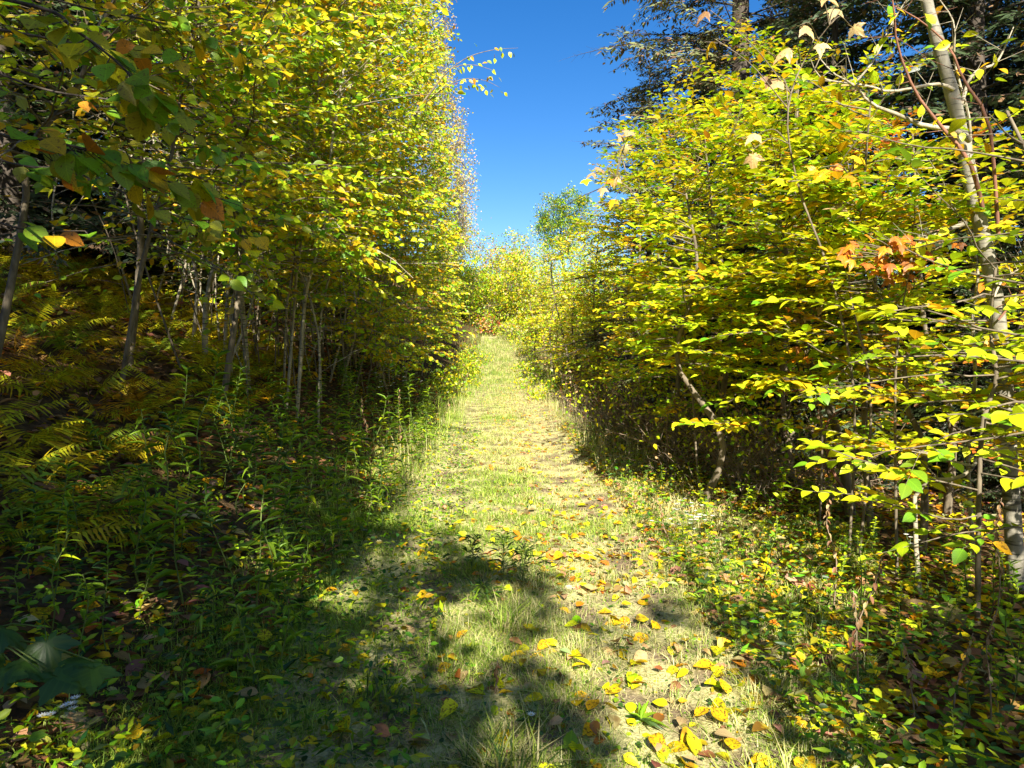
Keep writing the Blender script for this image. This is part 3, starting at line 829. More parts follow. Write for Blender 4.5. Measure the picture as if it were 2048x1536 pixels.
# arching red-brown vines
for lab, px, Y, r in (('red-brown woody vine sweeping down from the ragged grey-brown trunk to the ground', [(1655, 895), (1665, 940), (1685, 975), (1705, 1000), (1728, 1015), (1760, 1035)], 6.0, 0.016),
                      ('brown vine arching over like a hoop between the two slim trunks', [(1650, 860), (1662, 835), (1690, 817), (1725, 815), (1760, 822), (1790, 815)], 5.9, 0.010)):
    pts = [at(x, y, Y) for x, y in px]
    a = Acc(); tube(a, spline(pts, 24), np.linspace(r, r * 0.6, 24), 7)
    tag(a.build('woody_vine', M_RED, None, loc=pts[0]), lab, 'vine', 'woody vines by the slim trunks')

# ---- maple saplings with large tan, orange leaves near the birch
def maple(lab, stem_px, Y, leaves, bark=M_GREY, group='maple saplings beside the trail', cat='sapling', size=(0.095, 0.13)):
    """leaves: (px, py, palette key); each hangs on its own twig from the stem"""
    c = path_ctrl(stem_px, Y)
    root = empty('maple_sapling', c[0], lab, cat, group)
    st = spline(c, 24); a = Acc(); tube(a, st, np.linspace(0.011, 0.003, 24), 7); a.build('stem', bark, root)
    for px, py, k in leaves:
        p = at(px, py, Y + rng.uniform(-.25, .1))
        i = int(np.argmin(np.linalg.norm(st[4:] - p, axis=1) - 0.15 * st[4:, 2])) + 3
        mid = (st[i] + p) / 2 + np.array([0, 0, .06])
        a = Acc(); tube(a, spline([st[i], mid, p], 8), np.linspace(0.0045, 0.002, 8), 5); a.build('twig', bark, root)
        d = unit(np.array([rng.normal(-.3, .5), rng.normal(-.4, .3), rng.normal(-.45, .3)]))
        n = unit(np.array([rng.normal(0, .3), -.75, .65 + rng.normal(0, .25)]))
        sz = rng.uniform(*size)
        leaf_objects(root, 'maple', (p - 0 * d * sz * .5)[None], d[None], n[None], [sz * 1.25], [KEYS.index(k)], M_NEAR)
    return root
maple('tall maple whip with pale tan drooping leaves against the dark hemlock', [(1700, 1030), (1690, 800), (1640, 560), (1600, 380), (1572, 250), (1600, 120), (1660, 40)], 4.9,
      [(1520, 265, 'cream'), (1505, 300, 'tan'), (1568, 158, 'tan'), (1540, 150, 'brown'), (1600, 50, 'tan'), (1590, 95, 'tan'), (1640, 82, 'cream'), (1700, 50, 'tan'), (1675, 15, 'cream'), (1640, 0, 'tan'), (1430, 78, 'gold'), (1420, 20, 'brown')])
maple('maple sapling with broad orange leaves under the tan-leaved whip', [(1720, 1030), (1715, 800), (1712, 560), (1718, 400), (1712, 340)], 5.0,
      [(1690, 330, 'orange'), (1660, 338, 'gold'), (1720, 310, 'gold'), (1705, 352, 'orange'), (1685, 408, 'tan'), (1660, 418, 'tan'), (1700, 420, 'cream'), (1640, 335, 'gold')])
maple('red maple sprig glowing rust-orange halfway up beside the birch', [(1800, 1000), (1790, 800), (1800, 650), (1805, 540)], 4.5,
      [(1800 + int(rng.normal(0, 45)), 515 + int(rng.normal(0, 26)), k) for k in ['rust', 'orange', 'rust', 'orange'] * 13], size=(0.06, 0.095))
maple('small rust-leaved maple sprig among the yellow tiers lower down', [(1640, 1000), (1630, 850), (1610, 700), (1612, 650)], 5.6,
      [(1612 + int(rng.normal(0, 26)), 650 + int(rng.normal(0, 28)), k) for k in ['rust', 'orange', 'tan'] * 5], size=(0.05, 0.085))
maple('tan-leaved maple branchlet dangling into the sky gap', [(1400, 930), (1360, 700), (1310, 520), (1262, 400), (1225, 350)], 6.8,
      [(1170, 356, 'lime'), (1192, 345, 'tan'), (1208, 340, 'tan'), (1207, 372, 'tan'), (1232, 362, 'orange'), (1236, 350, 'tan'), (1262, 260, 'tan'), (1252, 285, 'cream'), (1246, 270, 'tan'), (1230, 395, 'gold')])

# ------------------------------------------------------------------ hemlocks
def hemlock(label, base, H, L0, nb=120, tint=(0.075, 0.10, 0.035), cones=0.12, group='dark hemlocks behind the small trees', t0=0.06, keep=None, dens=1.0):
    b = np.asarray(base, float)
    root = empty('hemlock_tree', b, label, 'conifer', group)
    tr = spline(lean_ctrl(b, b + np.array([rng.normal(0, .2), rng.normal(0, .2), H]), 0.06), 14)
    a = Acc(); tube(a, tr, np.linspace(0.012 * H + .03, 0.015, 14), 9); a.build('trunk', M_DARK, root)
    br, tw, pos, d, nrm, size = grow(tr, nb=nb, t0=t0, t1=1.0, L0=L0, L1=0.35, el0=-8, el1=35, droop=0.05, twig_step=0.078 / dens, twig_len=0.6, leaf_step=0.034 / dens, leaf=0.12, flat=0.8, hang=0.25, wob=0.07)
    if keep is not None:
        m = keep(pos); pos, d, nrm, size = pos[m], d[m], nrm[m], size[m]
    rest = Acc(); order = np.argsort([-q[1] for q in br])
    for rank, bi in enumerate(order):
        pts, ln = br[bi]
        acc = Acc() if rank < 10 else rest
        tube(acc, pts, np.linspace(0.008 + 0.006 * ln, 0.003, len(pts)), 4)
        m = tw[3] == bi
        prisms(acc, tw[0][m], tw[0][m] + tw[1][m] * tw[2][m][:, None], 0.003, 0.001, (0.3, 0.3, 0.3))
        if rank < 10: acc.build('branch', M_DARK, root)
    rest.build('twigs', M_DARK, root, 'stuff')
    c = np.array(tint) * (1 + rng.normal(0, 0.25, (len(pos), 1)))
    brown = rng.random(len(pos)) < cones
    c[brown] = np.array([0.20, 0.12, 0.06]) * (1 + rng.normal(0, .2, (brown.sum(), 1)))
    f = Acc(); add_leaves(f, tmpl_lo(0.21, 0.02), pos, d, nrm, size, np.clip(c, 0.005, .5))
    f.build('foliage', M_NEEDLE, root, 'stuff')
    return root

h1 = hemlock('tall hemlock whose feathery edge stands against the blue sky', (4.7, 14.5, gz(4.7, 14.5) - .1), 21, 4.4, 230, tint=(0.18, 0.20, 0.075), cones=0.25, dens=1.15, keep=lambda p: (p[:, 0] > 1.75 + .3 * np.sin(p[:, 2] * 2.7)) & ((p[:, 2] > 6.5) | (shadow_uv(p)[0] > 1.2)))  # needle tint raised above the other hemlocks' to look sunlit
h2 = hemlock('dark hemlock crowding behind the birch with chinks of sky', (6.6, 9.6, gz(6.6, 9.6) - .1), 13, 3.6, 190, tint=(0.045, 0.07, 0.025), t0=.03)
for x, y, s, rz, lab in ((8.6, 13.5, 1.0, 1.0, 'hemlock in the dark wood beyond the birch'), (5.8, 20.5, .8, 2.2, 'hemlock behind the bright lime young tree'), (8.2, 18.5, 1.05, 3.9, 'hemlock deep in the wood past the tallest one'),
                         (9.8, 8.6, 1.0, 4.6, 'hemlock in the darkest part of the wood by the photo edge'), (12.5, 12, 1.15, .4, 'hemlock in the second row of the dark wood'), (12, 17.5, 1.1, 5.4, 'hemlock in the last row of the dark wood'),
                         (7.0, 25, 1.0, 2.9, 'hemlock on the slope beside the grassy rise'), (16, 14.5, 1.2, 2.1, 'hemlock closing the view through the trunks'), (5.6, 7.6, .34, 1.9, 'young hemlock in the understory close behind the birch'), (4.9, 10.8, .42, .3, 'young hemlock in the understory behind the ragged trunk'), (7.4, 10.9, .5, 4.0, 'half-grown hemlock between the dark ones'), (3.9, 13.6, .4, 5.0, 'young hemlock under the feathery tall one'), (11, 10.2, .9, 3.0, 'hemlock far out beyond the darkest part of the wood'), (14.5, 9.6, 1.1, 5.2, 'hemlock at the outer edge of the dark wood'), (18, 22, 1.3, 1.1, 'hemlock at the back corner of the dark wood'), (6.2, 31, 1.1, 1.4, 'hemlock half hidden behind the lime trees'), (5.4, 11.6, .75, .9, 'hemlock standing right behind the tall tiered young tree'), (7.6, 7.9, .8, 2.6, 'hemlock beside the birch in the dark wood'), (9.2, 11, .95, 5.8, 'hemlock filling the gap behind the crooked sapling'), (6.4, 16.6, .9, 3.3, 'hemlock between the feathery tall one and the dark wood')):
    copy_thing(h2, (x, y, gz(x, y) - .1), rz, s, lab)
for x, y, s, rz, lab in ((-9.5, 12.5, .95, .8, 'hemlock far up the ferny bank behind the stoutest stem'), (-11.5, 17, 1.05, 2.0, 'hemlock above the fern slope in the shade'), (-8.6, 18.5, 1.0, 3.0, 'hemlock behind the stem thicket'),
                         (-13, 22.5, 1.2, 4.1, 'hemlock high on the bank, second row'), (-8.4, 25.5, 1.0, 5.0, 'hemlock behind the golden crowns'), (-14.5, 14.5, 1.1, 1.5, 'hemlock at the top of the fern slope by the photo edge'),
                         (-17.5, 19, 1.2, .2, 'hemlock closing the view up the bank'), (-9, 33, 1.1, 3.3, 'hemlock behind the far end of the leafy wall'), (-12.5, 29, 1.2, 2.4, 'hemlock deep behind the stem thicket'), (-7.4, 10.2, .85, .5, 'hemlock rising behind the leaning dark trunk'), (-9.8, 9.4, .95, 1.2, 'hemlock at the photo edge over the golden ferns'), (-6.6, 14.2, .9, 3.7, 'hemlock in the gap behind the forked pale stem'), (-12, 12, 1.0, 2.7, 'hemlock high on the bank at the photo edge'), (-6.2, 20, .9, 5.5, 'hemlock behind the crowded saplings'), (-10.6, 15, 1.05, 4.6, 'hemlock over the sunlit ferns'), (-16, 16, 1.2, .9, 'hemlock on the ridge of the fern slope')):
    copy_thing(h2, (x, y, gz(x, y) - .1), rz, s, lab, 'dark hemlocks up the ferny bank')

# ------------------------------------------------------------------ the hill hedge at the end of the trail, the lone tree and the poplars
def cloud_tree(name, label, cat, base, H, blobs, pal, n, leaf, group=None, bark=M_GREY, r0=0.08, jitter=0.14, bare=0, hollow=0.55):
    """leaves clustered in many small sprays through several lobes; blobs: (dx, dy, dz, rx, ry, rz)"""
    b = np.asarray(base, float); root = empty(name, b, label, cat, group)
    a = Acc(); top = b + np.array([0, 0, H * 0.75])
    tube(a, spline(lean_ctrl(b, top, 0.06 * H ** .5), 10), np.linspace(r0, r0 * .3, 10), 7); a.build('trunk', bark, root)
    lim = Acc(); P = []
    vol = np.array([q[3] * q[4] * q[5] for q in blobs]) ** 0.67; vol = vol / vol.sum()
    for (dx, dy, dz, rx, ry, rz), w_ in zip(blobs, vol):
        c = b + np.array([dx, dy, dz])
        k = max(5, int(n * w_ / 22))
        dirs = unit(rng.normal(0, 1, (k, 3))); rr = (hollow + (1 - hollow) * rng.random((k, 1)) ** 0.6) * (1 + 0.12 * np.sin(dirs[:, :1] * 5 + dx * 3) + .1 * np.sin(dirs[:, 2:] * 7))
        cc = c + dirs * rr * np.array([rx, ry, rz])
        m = 22
        sp = 0.13 * (rx * ry * rz) ** (1 / 3) + 0.1
        P.append((cc[:, None] + rng.normal(0, 1, (k, m, 3)) * sp * np.array([1, 1, .55])).reshape(-1, 3))
        st = b + np.array([dx * .15, dy * .15, min(dz, H * .7) * .7])
        tube(lim, spline([st, (st + c) / 2 + rng.normal(0, .1 * rx, 3), c], 6), np.linspace(r0 * .4, .006, 6), 5)
        sub = cc[rng.choice(k, min(k, 26), replace=False)]
        prisms(lim, np.repeat(c[None], len(sub), 0), sub, 0.012, 0.004, (.3, .3, .3))
    lim.build('limbs', bark, root)
    pos = np.concatenate(P); pos = pos[pos[:, 2] > g(pos[:, 0], pos[:, 1]) + .05]
    kk = pick(pal, len(pos)); d = unit(rng.normal(0, 1, pos.shape) + np.array([0, 0, -.3])); nr = unit(rng.normal(0, .6, pos.shape) + np.array([0, 0, .8]))
    tint = np.clip(PALV[kk] * (1 + rng.normal(0, jitter, (len(kk), 3)) * np.array([1, 1, .3])), .004, .8)
    f = Acc(); add_leaves(f, tmpl_lo(0.33, .1), pos, d, nr, leaf * np.clip(rng.normal(1, .2, len(pos)), .5, 1.5), tint); f.build('foliage', M_LEAF, root, 'stuff')
    return root

HEDGE = {'lime': 4, 'yellow': 3, 'green': 2.6, 'cream': 1.2, 'gold': 1, 'tan': .5}
hedge = [
    (-2.9, 47, 4.6, 2.2, {'lime': 3, 'green': 4, 'yellow': 2, 'tan': .8}, 'yellow-green bush of the hill hedge touching the leafy wall'),
    (-0.6, 49, 5.0, 2.0, HEDGE, 'bush of the hill hedge straight above the grassy rise'),
    (0.9, 47, 5.0, 2.1, HEDGE, 'pale lime bush of the hill hedge with a dark hollow'),
    (1.5, 41.5, 4.4, 1.7, {'lime': 4, 'yellow': 4, 'cream': 2, 'green': 2}, 'bright cream and lime bush of the hill hedge'),
    (4.2, 35, 5.0, 2.0, {'lime': 5, 'yellow': 4, 'cream': 1.5, 'green': 1.5}, 'big lime bush where the hill hedge meets the small trees'),
    (-1.9, 53, 6.0, 2.2, {'rust': 1, 'orange': 1.2, 'tan': 2, 'lime': 3, 'green': 2}, 'orange-tipped bush on the skyline of the hill hedge'),
    (1.4, 55, 6.4, 2.4, {'lime': 3, 'green': 4, 'yellow': 2, 'tan': 1}, 'green bush on the skyline under the lone tree'),
    (4.8, 52, 6.6, 2.6, {'lime': 3, 'green': 3, 'yellow': 3}, 'tall green bush beside the lone tree'),
    (3.0, 31, 3.8, 1.5, {'lime': 4, 'yellow': 3, 'cream': 1.5, 'green': 2}, 'rounded pale bush beside the narrow part of the trail'),
    (-1.5, 44.5, 1.5, 0.7, {'rust': 1.5, 'orange': 1, 'tan': 4, 'green': 2, 'lime': 2}, 'low rust-pink bush sitting on the crest of the grassy rise'),
    (-4.6, 52, 6.2, 2.4, {'lime': 3, 'green': 3, 'tan': 1.4, 'yellow': 2}, 'dull green bush behind the end of the leafy wall'),
    (7.5, 47, 7, 2.8, HEDGE, 'yellow-green bush mostly hidden behind the small trees'),
]
for x, y, H, r, pal, lab in hedge:
    bl = [(rng.normal(0, .45 * r), rng.normal(0, .3 * r), H * z + rng.normal(0, .1), r * q, r * q, H * .22) for z, q in ((.2, .95), (.36, 1.0), (.52, .95), (.66, .8), (.8, .6), (.88, .4), (.3, .8), (.6, .7))]
    cloud_tree('hedge_bush', lab, 'bush', (x, y, gz(x, y) - .1), H, bl, pal, int(5200 * (r / 2) ** 1.2), 0.13 if y < 40 else .15, 'bushes closing the end of the trail', r0=.05)

for x, y, H, r, lab in ((-1.75, 24.5, .9, .55, 'low lime shrub on the bank margin where the trail narrows'), (-1.9, 29, 1.1, .6, 'low green shrub on the bank margin below the rise'), (1.0, 23.5, .9, .55, 'low yellow shrub beside the pale bend trees'), (.75, 28, 1.0, .6, 'low lime shrub on the verge below the rise'),
                        (-1.85, 34, 1.2, .65, 'low shrub at the bank foot of the grassy rise'), (.45, 36.5, 1.3, .7, 'low cream shrub leaning over the grassy rise'), (1.15, 18.5, .8, .5, 'low leafy shrub on the verge by the dry bramble'), (-1.95, 19.5, .9, .5, 'low dark shrub on the bank margin in shade'), (-.1, 42.5, 1.5, .8, 'pale shrub on the crest closing the trail')):
    bl = [(rng.normal(0, .3 * r), rng.normal(0, .3 * r), H * z, r * q, r * q, H * .3) for z, q in ((.3, 1.), (.55, .8), (.75, .5), (.35, .8))]
    cloud_tree('low_shrub', lab, 'shrub', (x, y, gz(x, y) - .05), H, bl, {'lime': 4, 'green': 3, 'yellow': 2, 'cream': 1}, 900, .09, 'low shrubs at the margins of the far trail', r0=.015)
lone = (5.0, 68.0)
b = np.array([lone[0], lone[1], gz(*lone)])
zt = at(1130, 375, 68)[2] - b[2]
cloud_tree('lone_tree', 'round-headed pale green tree standing alone above the hill hedge', 'tree', b, zt,
           [(-1.0, 0, zt * .78, 1.5, 1.6, zt * .16), (.8, 0, zt * .86, 1.7, 1.6, zt * .13), (-1.8, .3, zt * .62, 1.2, 1.3, zt * .12), (.1, 0, zt * .62, 1.8, 1.7, zt * .15), (1.9, .2, zt * .72, 1.4, 1.3, zt * .13), (-.6, -.2, zt * .45, 1.6, 1.5, zt * .12), (-2.0, 0, zt * .74, .7, .8, zt * .06), (1.9, 0, zt * .88, .9, .8, zt * .07)],
           {'green': 3, 'deep': 2, 'olive': 1.5, 'lime': 1}, 11000, .17, None, M_DARK, .16, hollow=.4)

for px, Y, ytop, lab in ((890, 36, -40, 'silvery poplar top showing above the golden wall, tallest of three'), (918, 40, 205, 'thin silvery poplar tip standing clear against the sky'), (915, 46, 330, 'smallest silvery poplar tip, low beside the sky gap'), (850, 33, -60, 'silver-leaved poplar half hidden in the golden wall')):
    x = at(px, 400, Y)[0]; b = np.array([x, Y, gz(x, Y)]); H = at(px, ytop, Y)[2] - b[2]
    bl = [(rng.normal(0, .15), rng.normal(0, .15), H * z, .1 + 1.1 * q, 1.0 * q, H * .09) for z, q in ((.45, 1), (.55, 1), (.65, .9), (.74, .75), (.82, .6), (.89, .42), (.95, .25), (.985, .12))]
    cloud_tree('poplar_tree', lab, 'tree', b, H * 1.25, bl, {'cream': 4, 'lime': 1, 'tan': 1.0}, 3200, .11, 'silvery poplars above the golden wall', M_GREY, .035, hollow=.2)

# ------------------------------------------------------------------ trees beside and behind the viewer; the shade on the near ground is theirs
def shade_keep(p):  # unseen crowns, trimmed to leaves whose shadows fall where shade is wanted
    uu, v_ = shadow_uv(p)
    n = rng.random(len(p))
    edge_ = 0.12 * np.sin(v_ * 5.1 + uu * 2) + 0.1 * np.sin(uu * 9.0)
    blot = np.sin(uu * 3.7 + 1.3 * np.sin(v_ * 2.9)) * np.sin(v_ * 3.3 + 1.1 * np.sin(uu * 4.1))
    bnd = np.interp(v_, [4.6, 5.2, 6.2, 8, 11.5, 20], [.15, -.5, -1.2, -1.7, -2, -2.2]) + edge_ * 1.3
    bank = (uu < bnd) & (v_ < 14.5 + 1.5 * np.sin(uu * 1.7))
    bank &= (v_ < 9.0 + edge_ * 4) | (uu < -5.2) | (n < np.where(v_ < 12.6, np.where(uu > -3.2, .25, .5), 0.12))
    blot2 = np.sin(uu * 9.1 + 1.7 * np.sin(v_ * 5.3)) * np.sin(v_ * 7.7 + 1.3 * np.sin(uu * 8.1))
    bank &= np.where((uu < -2.5) & (v_ > 4), (blot + .6 * blot2 < 0.5) & (rng.random(len(p)) < .9), (blot + .6 * blot2 + .35 * np.sin(uu * 17 + v_ * 11) * np.sin(v_ * 15 - uu * 7) < 0.62) & (rng.random(len(p)) < .9))
    near = (v_ < 4.4 + 0.35 * np.sin(uu * 1.5 + 2.2) + edge_ * 1.5) & (uu >= bnd)
    patch = (uu > 0.05 + edge_) & (uu < 1.05 + 0.5 * (3.0 - v_) * .4 + edge_) & (v_ > 1.0) & (v_ < 3.45 + edge_)
    right = (uu > 1.3) & near
    keep = bank | (near & ~patch & ~right & (blot + .8 * blot2 < 0.1) & (n < .55)) | (right & (n < 0.65) & (blot + .8 * blot2 < 0.25))
    behind = (p[:, 1] < 0.6) & (np.linalg.norm(p - np.array([0, 0, CAM_Z]), axis=1) > 1.6)
    fx, fy, dep = project(p)
    vis = (dep > 0.05) & (fx > -150) & (fx < 2200) & (fy > -250) & (fy < 1700)
    return keep & behind & ~vis
cast = [(-2.6, -2.6, 11, 'bank'), (-4.6, -1.0, 12, 'bank'), (-1.2, -6.5, 13, 'bank'), (-3.6, -6.0, 14, 'bank'), (-6.5, -4, 13.2, 'bank'), (-0.2, -9.5, 14.5, 'trail'), (2.9, -2.8, 9, 'birch side'), (3.2, -6.0, 12, 'birch side'), (-6.8, 0.2, 12.2, 'bank'), (1.6, -4.2, 8, 'trail'), (-1.9, -4.3, 10, 'bank'), (-5.4, -7.5, 15, 'bank')]
for x, y, H, wd in cast:
    b = np.array([x, y, gz(x, y) - .05])
    tree('shade_tree', 'leafy tree standing behind the viewer on the %s, %s' % (wd, {11: 'close by', 12: 'among its neighbours', 13: 'with a broad crown', 14: 'tall and dense', 14.5: 'farther back', 9: 'low-crowned', 8: 'slender', 10: 'leaning', 15: 'tallest', 12.2: 'beside the ferns', 13.2: 'up the slope'}[H]), 'tree', b,
         lean_ctrl(b, b + np.array([rng.normal(0, .3), rng.normal(0, .3), H]), .12), .1, .02, DIM_PAL, 'trees behind the viewer', M_GREY, M_LEAF, nobj=0, keep=shade_keep, tmpl=tmpl_lo(.36, .08), nbranch_obj=6,
         gkw=dict(nb=115, t0=.14, t1=1.0, L0=3.4, L1=1.4, el0=0, el1=45, leaf=.13, flat=.35, leaf_step=.05, twig_len=.6, twig_step=.14))

# ------------------------------------------------------------------ branches of a tree just out of frame that hang into the top corner
b = np.array([-3.6, 2.2, gz(-3.6, 2.2) - .05])
over = empty('overhanging_tree', b, 'shaded tree whose broad-leaved branches hang into the top corner over the bank', 'tree')
a = Acc(); tube(a, spline(lean_ctrl(b, b + np.array([.3, .2, 6.5]), .1), 12), np.linspace(.09, .03, 12), 8); a.build('trunk', M_DARK, over)
OVP = {'green': 3.2, 'olive': 3, 'gold': 1.6, 'yellow': 1, 'orange': .25}
for ctrl, nl in (([(-300, -60, 2.0), (60, 10, 1.7), (150, 60, 1.65), (240, 130, 1.6), (300, 200, 1.65)], 20), ([(-300, 120, 2.0), (-40, 255, 1.75), (110, 285, 1.75), (230, 315, 1.8), (330, 360, 1.9), (430, 395, 2.0)], 34),
                 ([(-300, 20, 2.4), (0, 60, 2.2), (170, 90, 2.3), (330, 110, 2.5)], 22), ([(-250, 200, 2.6), (0, 320, 2.5), (160, 345, 2.6), (320, 420, 2.8), (480, 470, 3.0)], 30), ([(-250, 40, 3), (60, 170, 2.9), (260, 210, 3.0), (420, 290, 3.2), (520, 330, 3.3)], 34), ([(-200, -90, 3.1), (150, 10, 3.1), (380, 60, 3.3), (560, 140, 3.5)], 34),
                 ([(-200, 380, 2.4), (-20, 440, 2.2), (60, 460, 2.2), (170, 462, 2.2)], 6)):
    nl = int(nl * 1.5)
    pts = spline([at(x, y, Y * 1.35) for x, y, Y in ctrl], 40)
    a = Acc(); tube(a, pts, np.linspace(.008, .002, 40), 6)
    i = np.sort(rng.integers(12, 40, nl)); s = np.where(np.arange(nl) % 2 == 0, 1., -1.)[:, None]
    D = unit(pts[np.minimum(i + 1, 39)] - pts[np.maximum(i - 1, 0)])
    sd_ = unit(np.cross(D, np.array([0, 0, 1.])))
    stalk = unit(D * .5 + s * sd_ * .8 + rng.normal(0, .25, (nl, 3)) + np.array([0, 0, -.25])) * rng.uniform(.02, .13, (nl, 1))
    p1 = pts[i] + stalk
    prisms(a, pts[i], p1, .0022, .0014, (.3, .3, .3)); a.build('branch', M_DARK, over)
    d = unit(D * .5 + s * sd_ * .5 + rng.normal(0, .3, (nl, 3)) + np.array([.1, -.1, -.4]))
    n = unit(np.array([.2, -.45, .8]) + rng.normal(0, .35, (nl, 3)))
    leaf_objects(over, 'round', p1, d, n, rng.uniform(.08, .115, nl), pick(OVP, nl), M_NEAR)

# big-leaved maple seedling in the near corner
b = np.array([-1.45, 1.75, gz(-1.45, 1.75) - .03])
ml = empty('maple_sapling', b, 'dark green maple seedling spreading broad lobed leaves over the near corner of the bank', 'sapling')
tips = [(20, 1262, 1.62), (95, 1300, 1.6), (60, 1330, 1.58), (150, 1325, 1.55), (185, 1352, 1.52), (-20, 1310, 1.6), (20, 1350, 1.55), (130, 1360, 1.5)]
a = Acc(); top = at(-60, 1290, 1.7); tube(a, spline([b, (b + top) / 2 + np.array([-.05, 0, .1]), top], 10), np.linspace(.008, .004, 10), 6); a.build('stem', M_STEM, ml)
for px, py, Y in tips:
    p = at(px, py, Y); dd = unit(np.array([.8, -.25, -.12]) + rng.normal(0, .35, 3)); q = p - dd * .06
    a = Acc(); tube(a, spline([top, (top + q) / 2 + np.array([0, 0, .03]), q], 6), np.linspace(.003, .0016, 6), 5); a.build('twig', M_STEM, ml)
    leaf_objects(ml, 'maple', q[None], dd[None], unit(np.array([.05, -.3, 1]) + rng.normal(0, .15, 3))[None], [rng.uniform(.12, .15)], [KEYS.index('deep')], M_LEAF)

# ------------------------------------------------------------------ bare twig tangle and red-leaved weeds on the birch side
for i, (x, y, H, lab) in enumerate(((1.95, 7.9, 1.3, 'tangle of bare brown twigs under the yellow tiers, biggest of all'), (1.85, 9.6, 1.2, 'bare brown twig clump behind the biggest tangle'), (2.4, 6.9, 1.25, 'twiggy clump at the foot of the ragged trunk'), (1.7, 11.6, 1.1, 'wiry brown clump beside the sunny trail'),
                                    (1.75, 13.8, 1.2, 'brown twiggy clump next to the red-leaved weeds'), (2.9, 8.6, 1.5, 'bare grey twig clump deep under the yellow tiers'), (2.2, 16.5, 1.4, 'dry bramble clump under the pale bend trees'), (2.6, 10.6, 1.4, 'brown clump in the shade of the golden tiers'), (3.3, 7.2, 1.2, 'thin twig clump between the two slim trunks'))):
    b = np.array([x, y, gz(x, y) - .03]); root = empty('twiggy_shrub', b, lab, 'shrub', 'bare twiggy shrubs on the birch side')
    allt = Acc()
    for s in range(26):
        a_ = rng.uniform(0, 6.28); ln = H * rng.uniform(.6, 1.25); p = b + np.array([rng.normal(0, .18), rng.normal(0, .18), 0])
        d = unit(np.array([math.sin(a_) * .6, math.cos(a_) * .6, rng.uniform(.5, 1.2)])); pts = [p]
        for q in range(6):
            pts.append(pts[-1] + d * ln / 6); d = unit(d + rng.normal(0, .18, 3) + np.array([-.04, 0, -.1]))
        pts = np.array(pts); acc = Acc() if s < 9 else allt
        tube(acc, pts, np.linspace(.007, .002, 7), 4)
        k = rng.integers(1, 6, 9); dd = unit(rng.normal(0, 1, (9, 3)) + np.array([0, 0, .2])); l2 = rng.uniform(.15, .45, (9, 1))
        prisms(acc, pts[k], pts[k] + dd * l2, .003, .0012, (.3, .3, .3))
        k2 = rng.integers(0, 9, 16); p2 = pts[k][k2] + dd[k2] * l2[k2] * rng.uniform(.3, .9, (16, 1)); d2 = unit(rng.normal(0, 1, (16, 3)))
        prisms(acc, p2, p2 + d2 * rng.uniform(.06, .2, (16, 1)), .0018, .001, (.3, .3, .3))
        if s < 9: acc.build('stem', M_GREY if s % 3 else M_STRAW, root)
    allt.build('twigs', M_GREY if i % 2 else M_STRAW, root, 'stuff')
    nn = 420; P = b + np.array([0, 0, H * .55]) + rng.normal(0, 1, (nn, 3)) * np.array([.4, .4, H * .28])
    P = P[P[:, 2] > g(P[:, 0], P[:, 1])]; nn = len(P)
    f = Acc(); kk = pick({'tan': 1.5, 'brown': 1, 'yellow': 2, 'lime': 3, 'green': 2}, nn)
    add_leaves(f, leaf_rows(OV_MD, .3, .1, .2), P, unit(rng.normal(0, 1, (nn, 3))), unit(rng.normal(0, .6, (nn, 3)) + np.array([0, 0, .8])), rng.uniform(.035, .07, nn), PALV[kk]); f.build('foliage', M_DRY, root, 'stuff')

# ------------------------------------------------------------------ ferns
_FR = {}
def frond_mesh(v, tone):
    if (v, tone) in _FR: return _FR[(v, tone)]
    r = np.random.default_rng(100 + v * 7 + tone)
    a = Acc(); n = 24; s = np.linspace(0, 1, n)
    arch = [0.25, .45, .6, .35][v % 4]
    X = .06 * np.sin(s * 3 + v) ; Yy = s * (1 - .18 * arch * s); Z = arch * .55 * s - arch * 1.15 * s * s + .22 * s
    pts = np.stack([X, Yy, Z], 1); c0 = np.array([[.50, .52, .014], [.66, .52, .014], [.24, .38, .02], [.56, .33, .02]][tone])
    tube(a, pts, np.linspace(.008, .002, n), 4, c0 * .55)
    T = unit(np.gradient(pts, axis=0)); S = unit(np.cross(T, np.array([0, 0, 1.])))
    for i in range(4, n):
        prof = math.sin(min(1, (i - 2) / 9) * math.pi / 2) * (1 - (i / n) ** 2.2) * .30 + .02
        for sg in (-1, 1):
            if r.random() < .10: continue
            L_ = prof * r.uniform(.65, 1.12); d = unit(S[i] * sg + T[i] * (.42 + r.normal(0, .12)) + np.array([0, 0, -.15 + r.normal(0, .2)])); wdt = .022 + .012 * (1 - i / n)
            m = 6; P = []; up = np.cross(S[i], T[i]); side = unit(np.cross(d, up))
            for q in range(m):
                f = q / (m - 1); wq = wdt * (1 - f ** 1.6) * (1.25 if q % 2 else .7)
                base = pts[i] + d * L_ * f + np.array([0, 0, -.06 * L_ * f * f * 4])
                P += [base - side * wq * .5, base + side * wq * .5]
            qd = [(2 * q, 2 * q + 1, 2 * q + 3, 2 * q + 2) for q in range(m - 1)]
            a.add(P, None, qd, np.clip(c0 * r.uniform(.5, 1.25) * np.array([1 + .5 * r.random() ** 2, 1, 1]) if r.random() > .08 else np.array([.2, .1, .03]), 0, .7))
    me = a.mesh('fern_frond', M_FERN); _FR[(v, tone)] = me
    return me

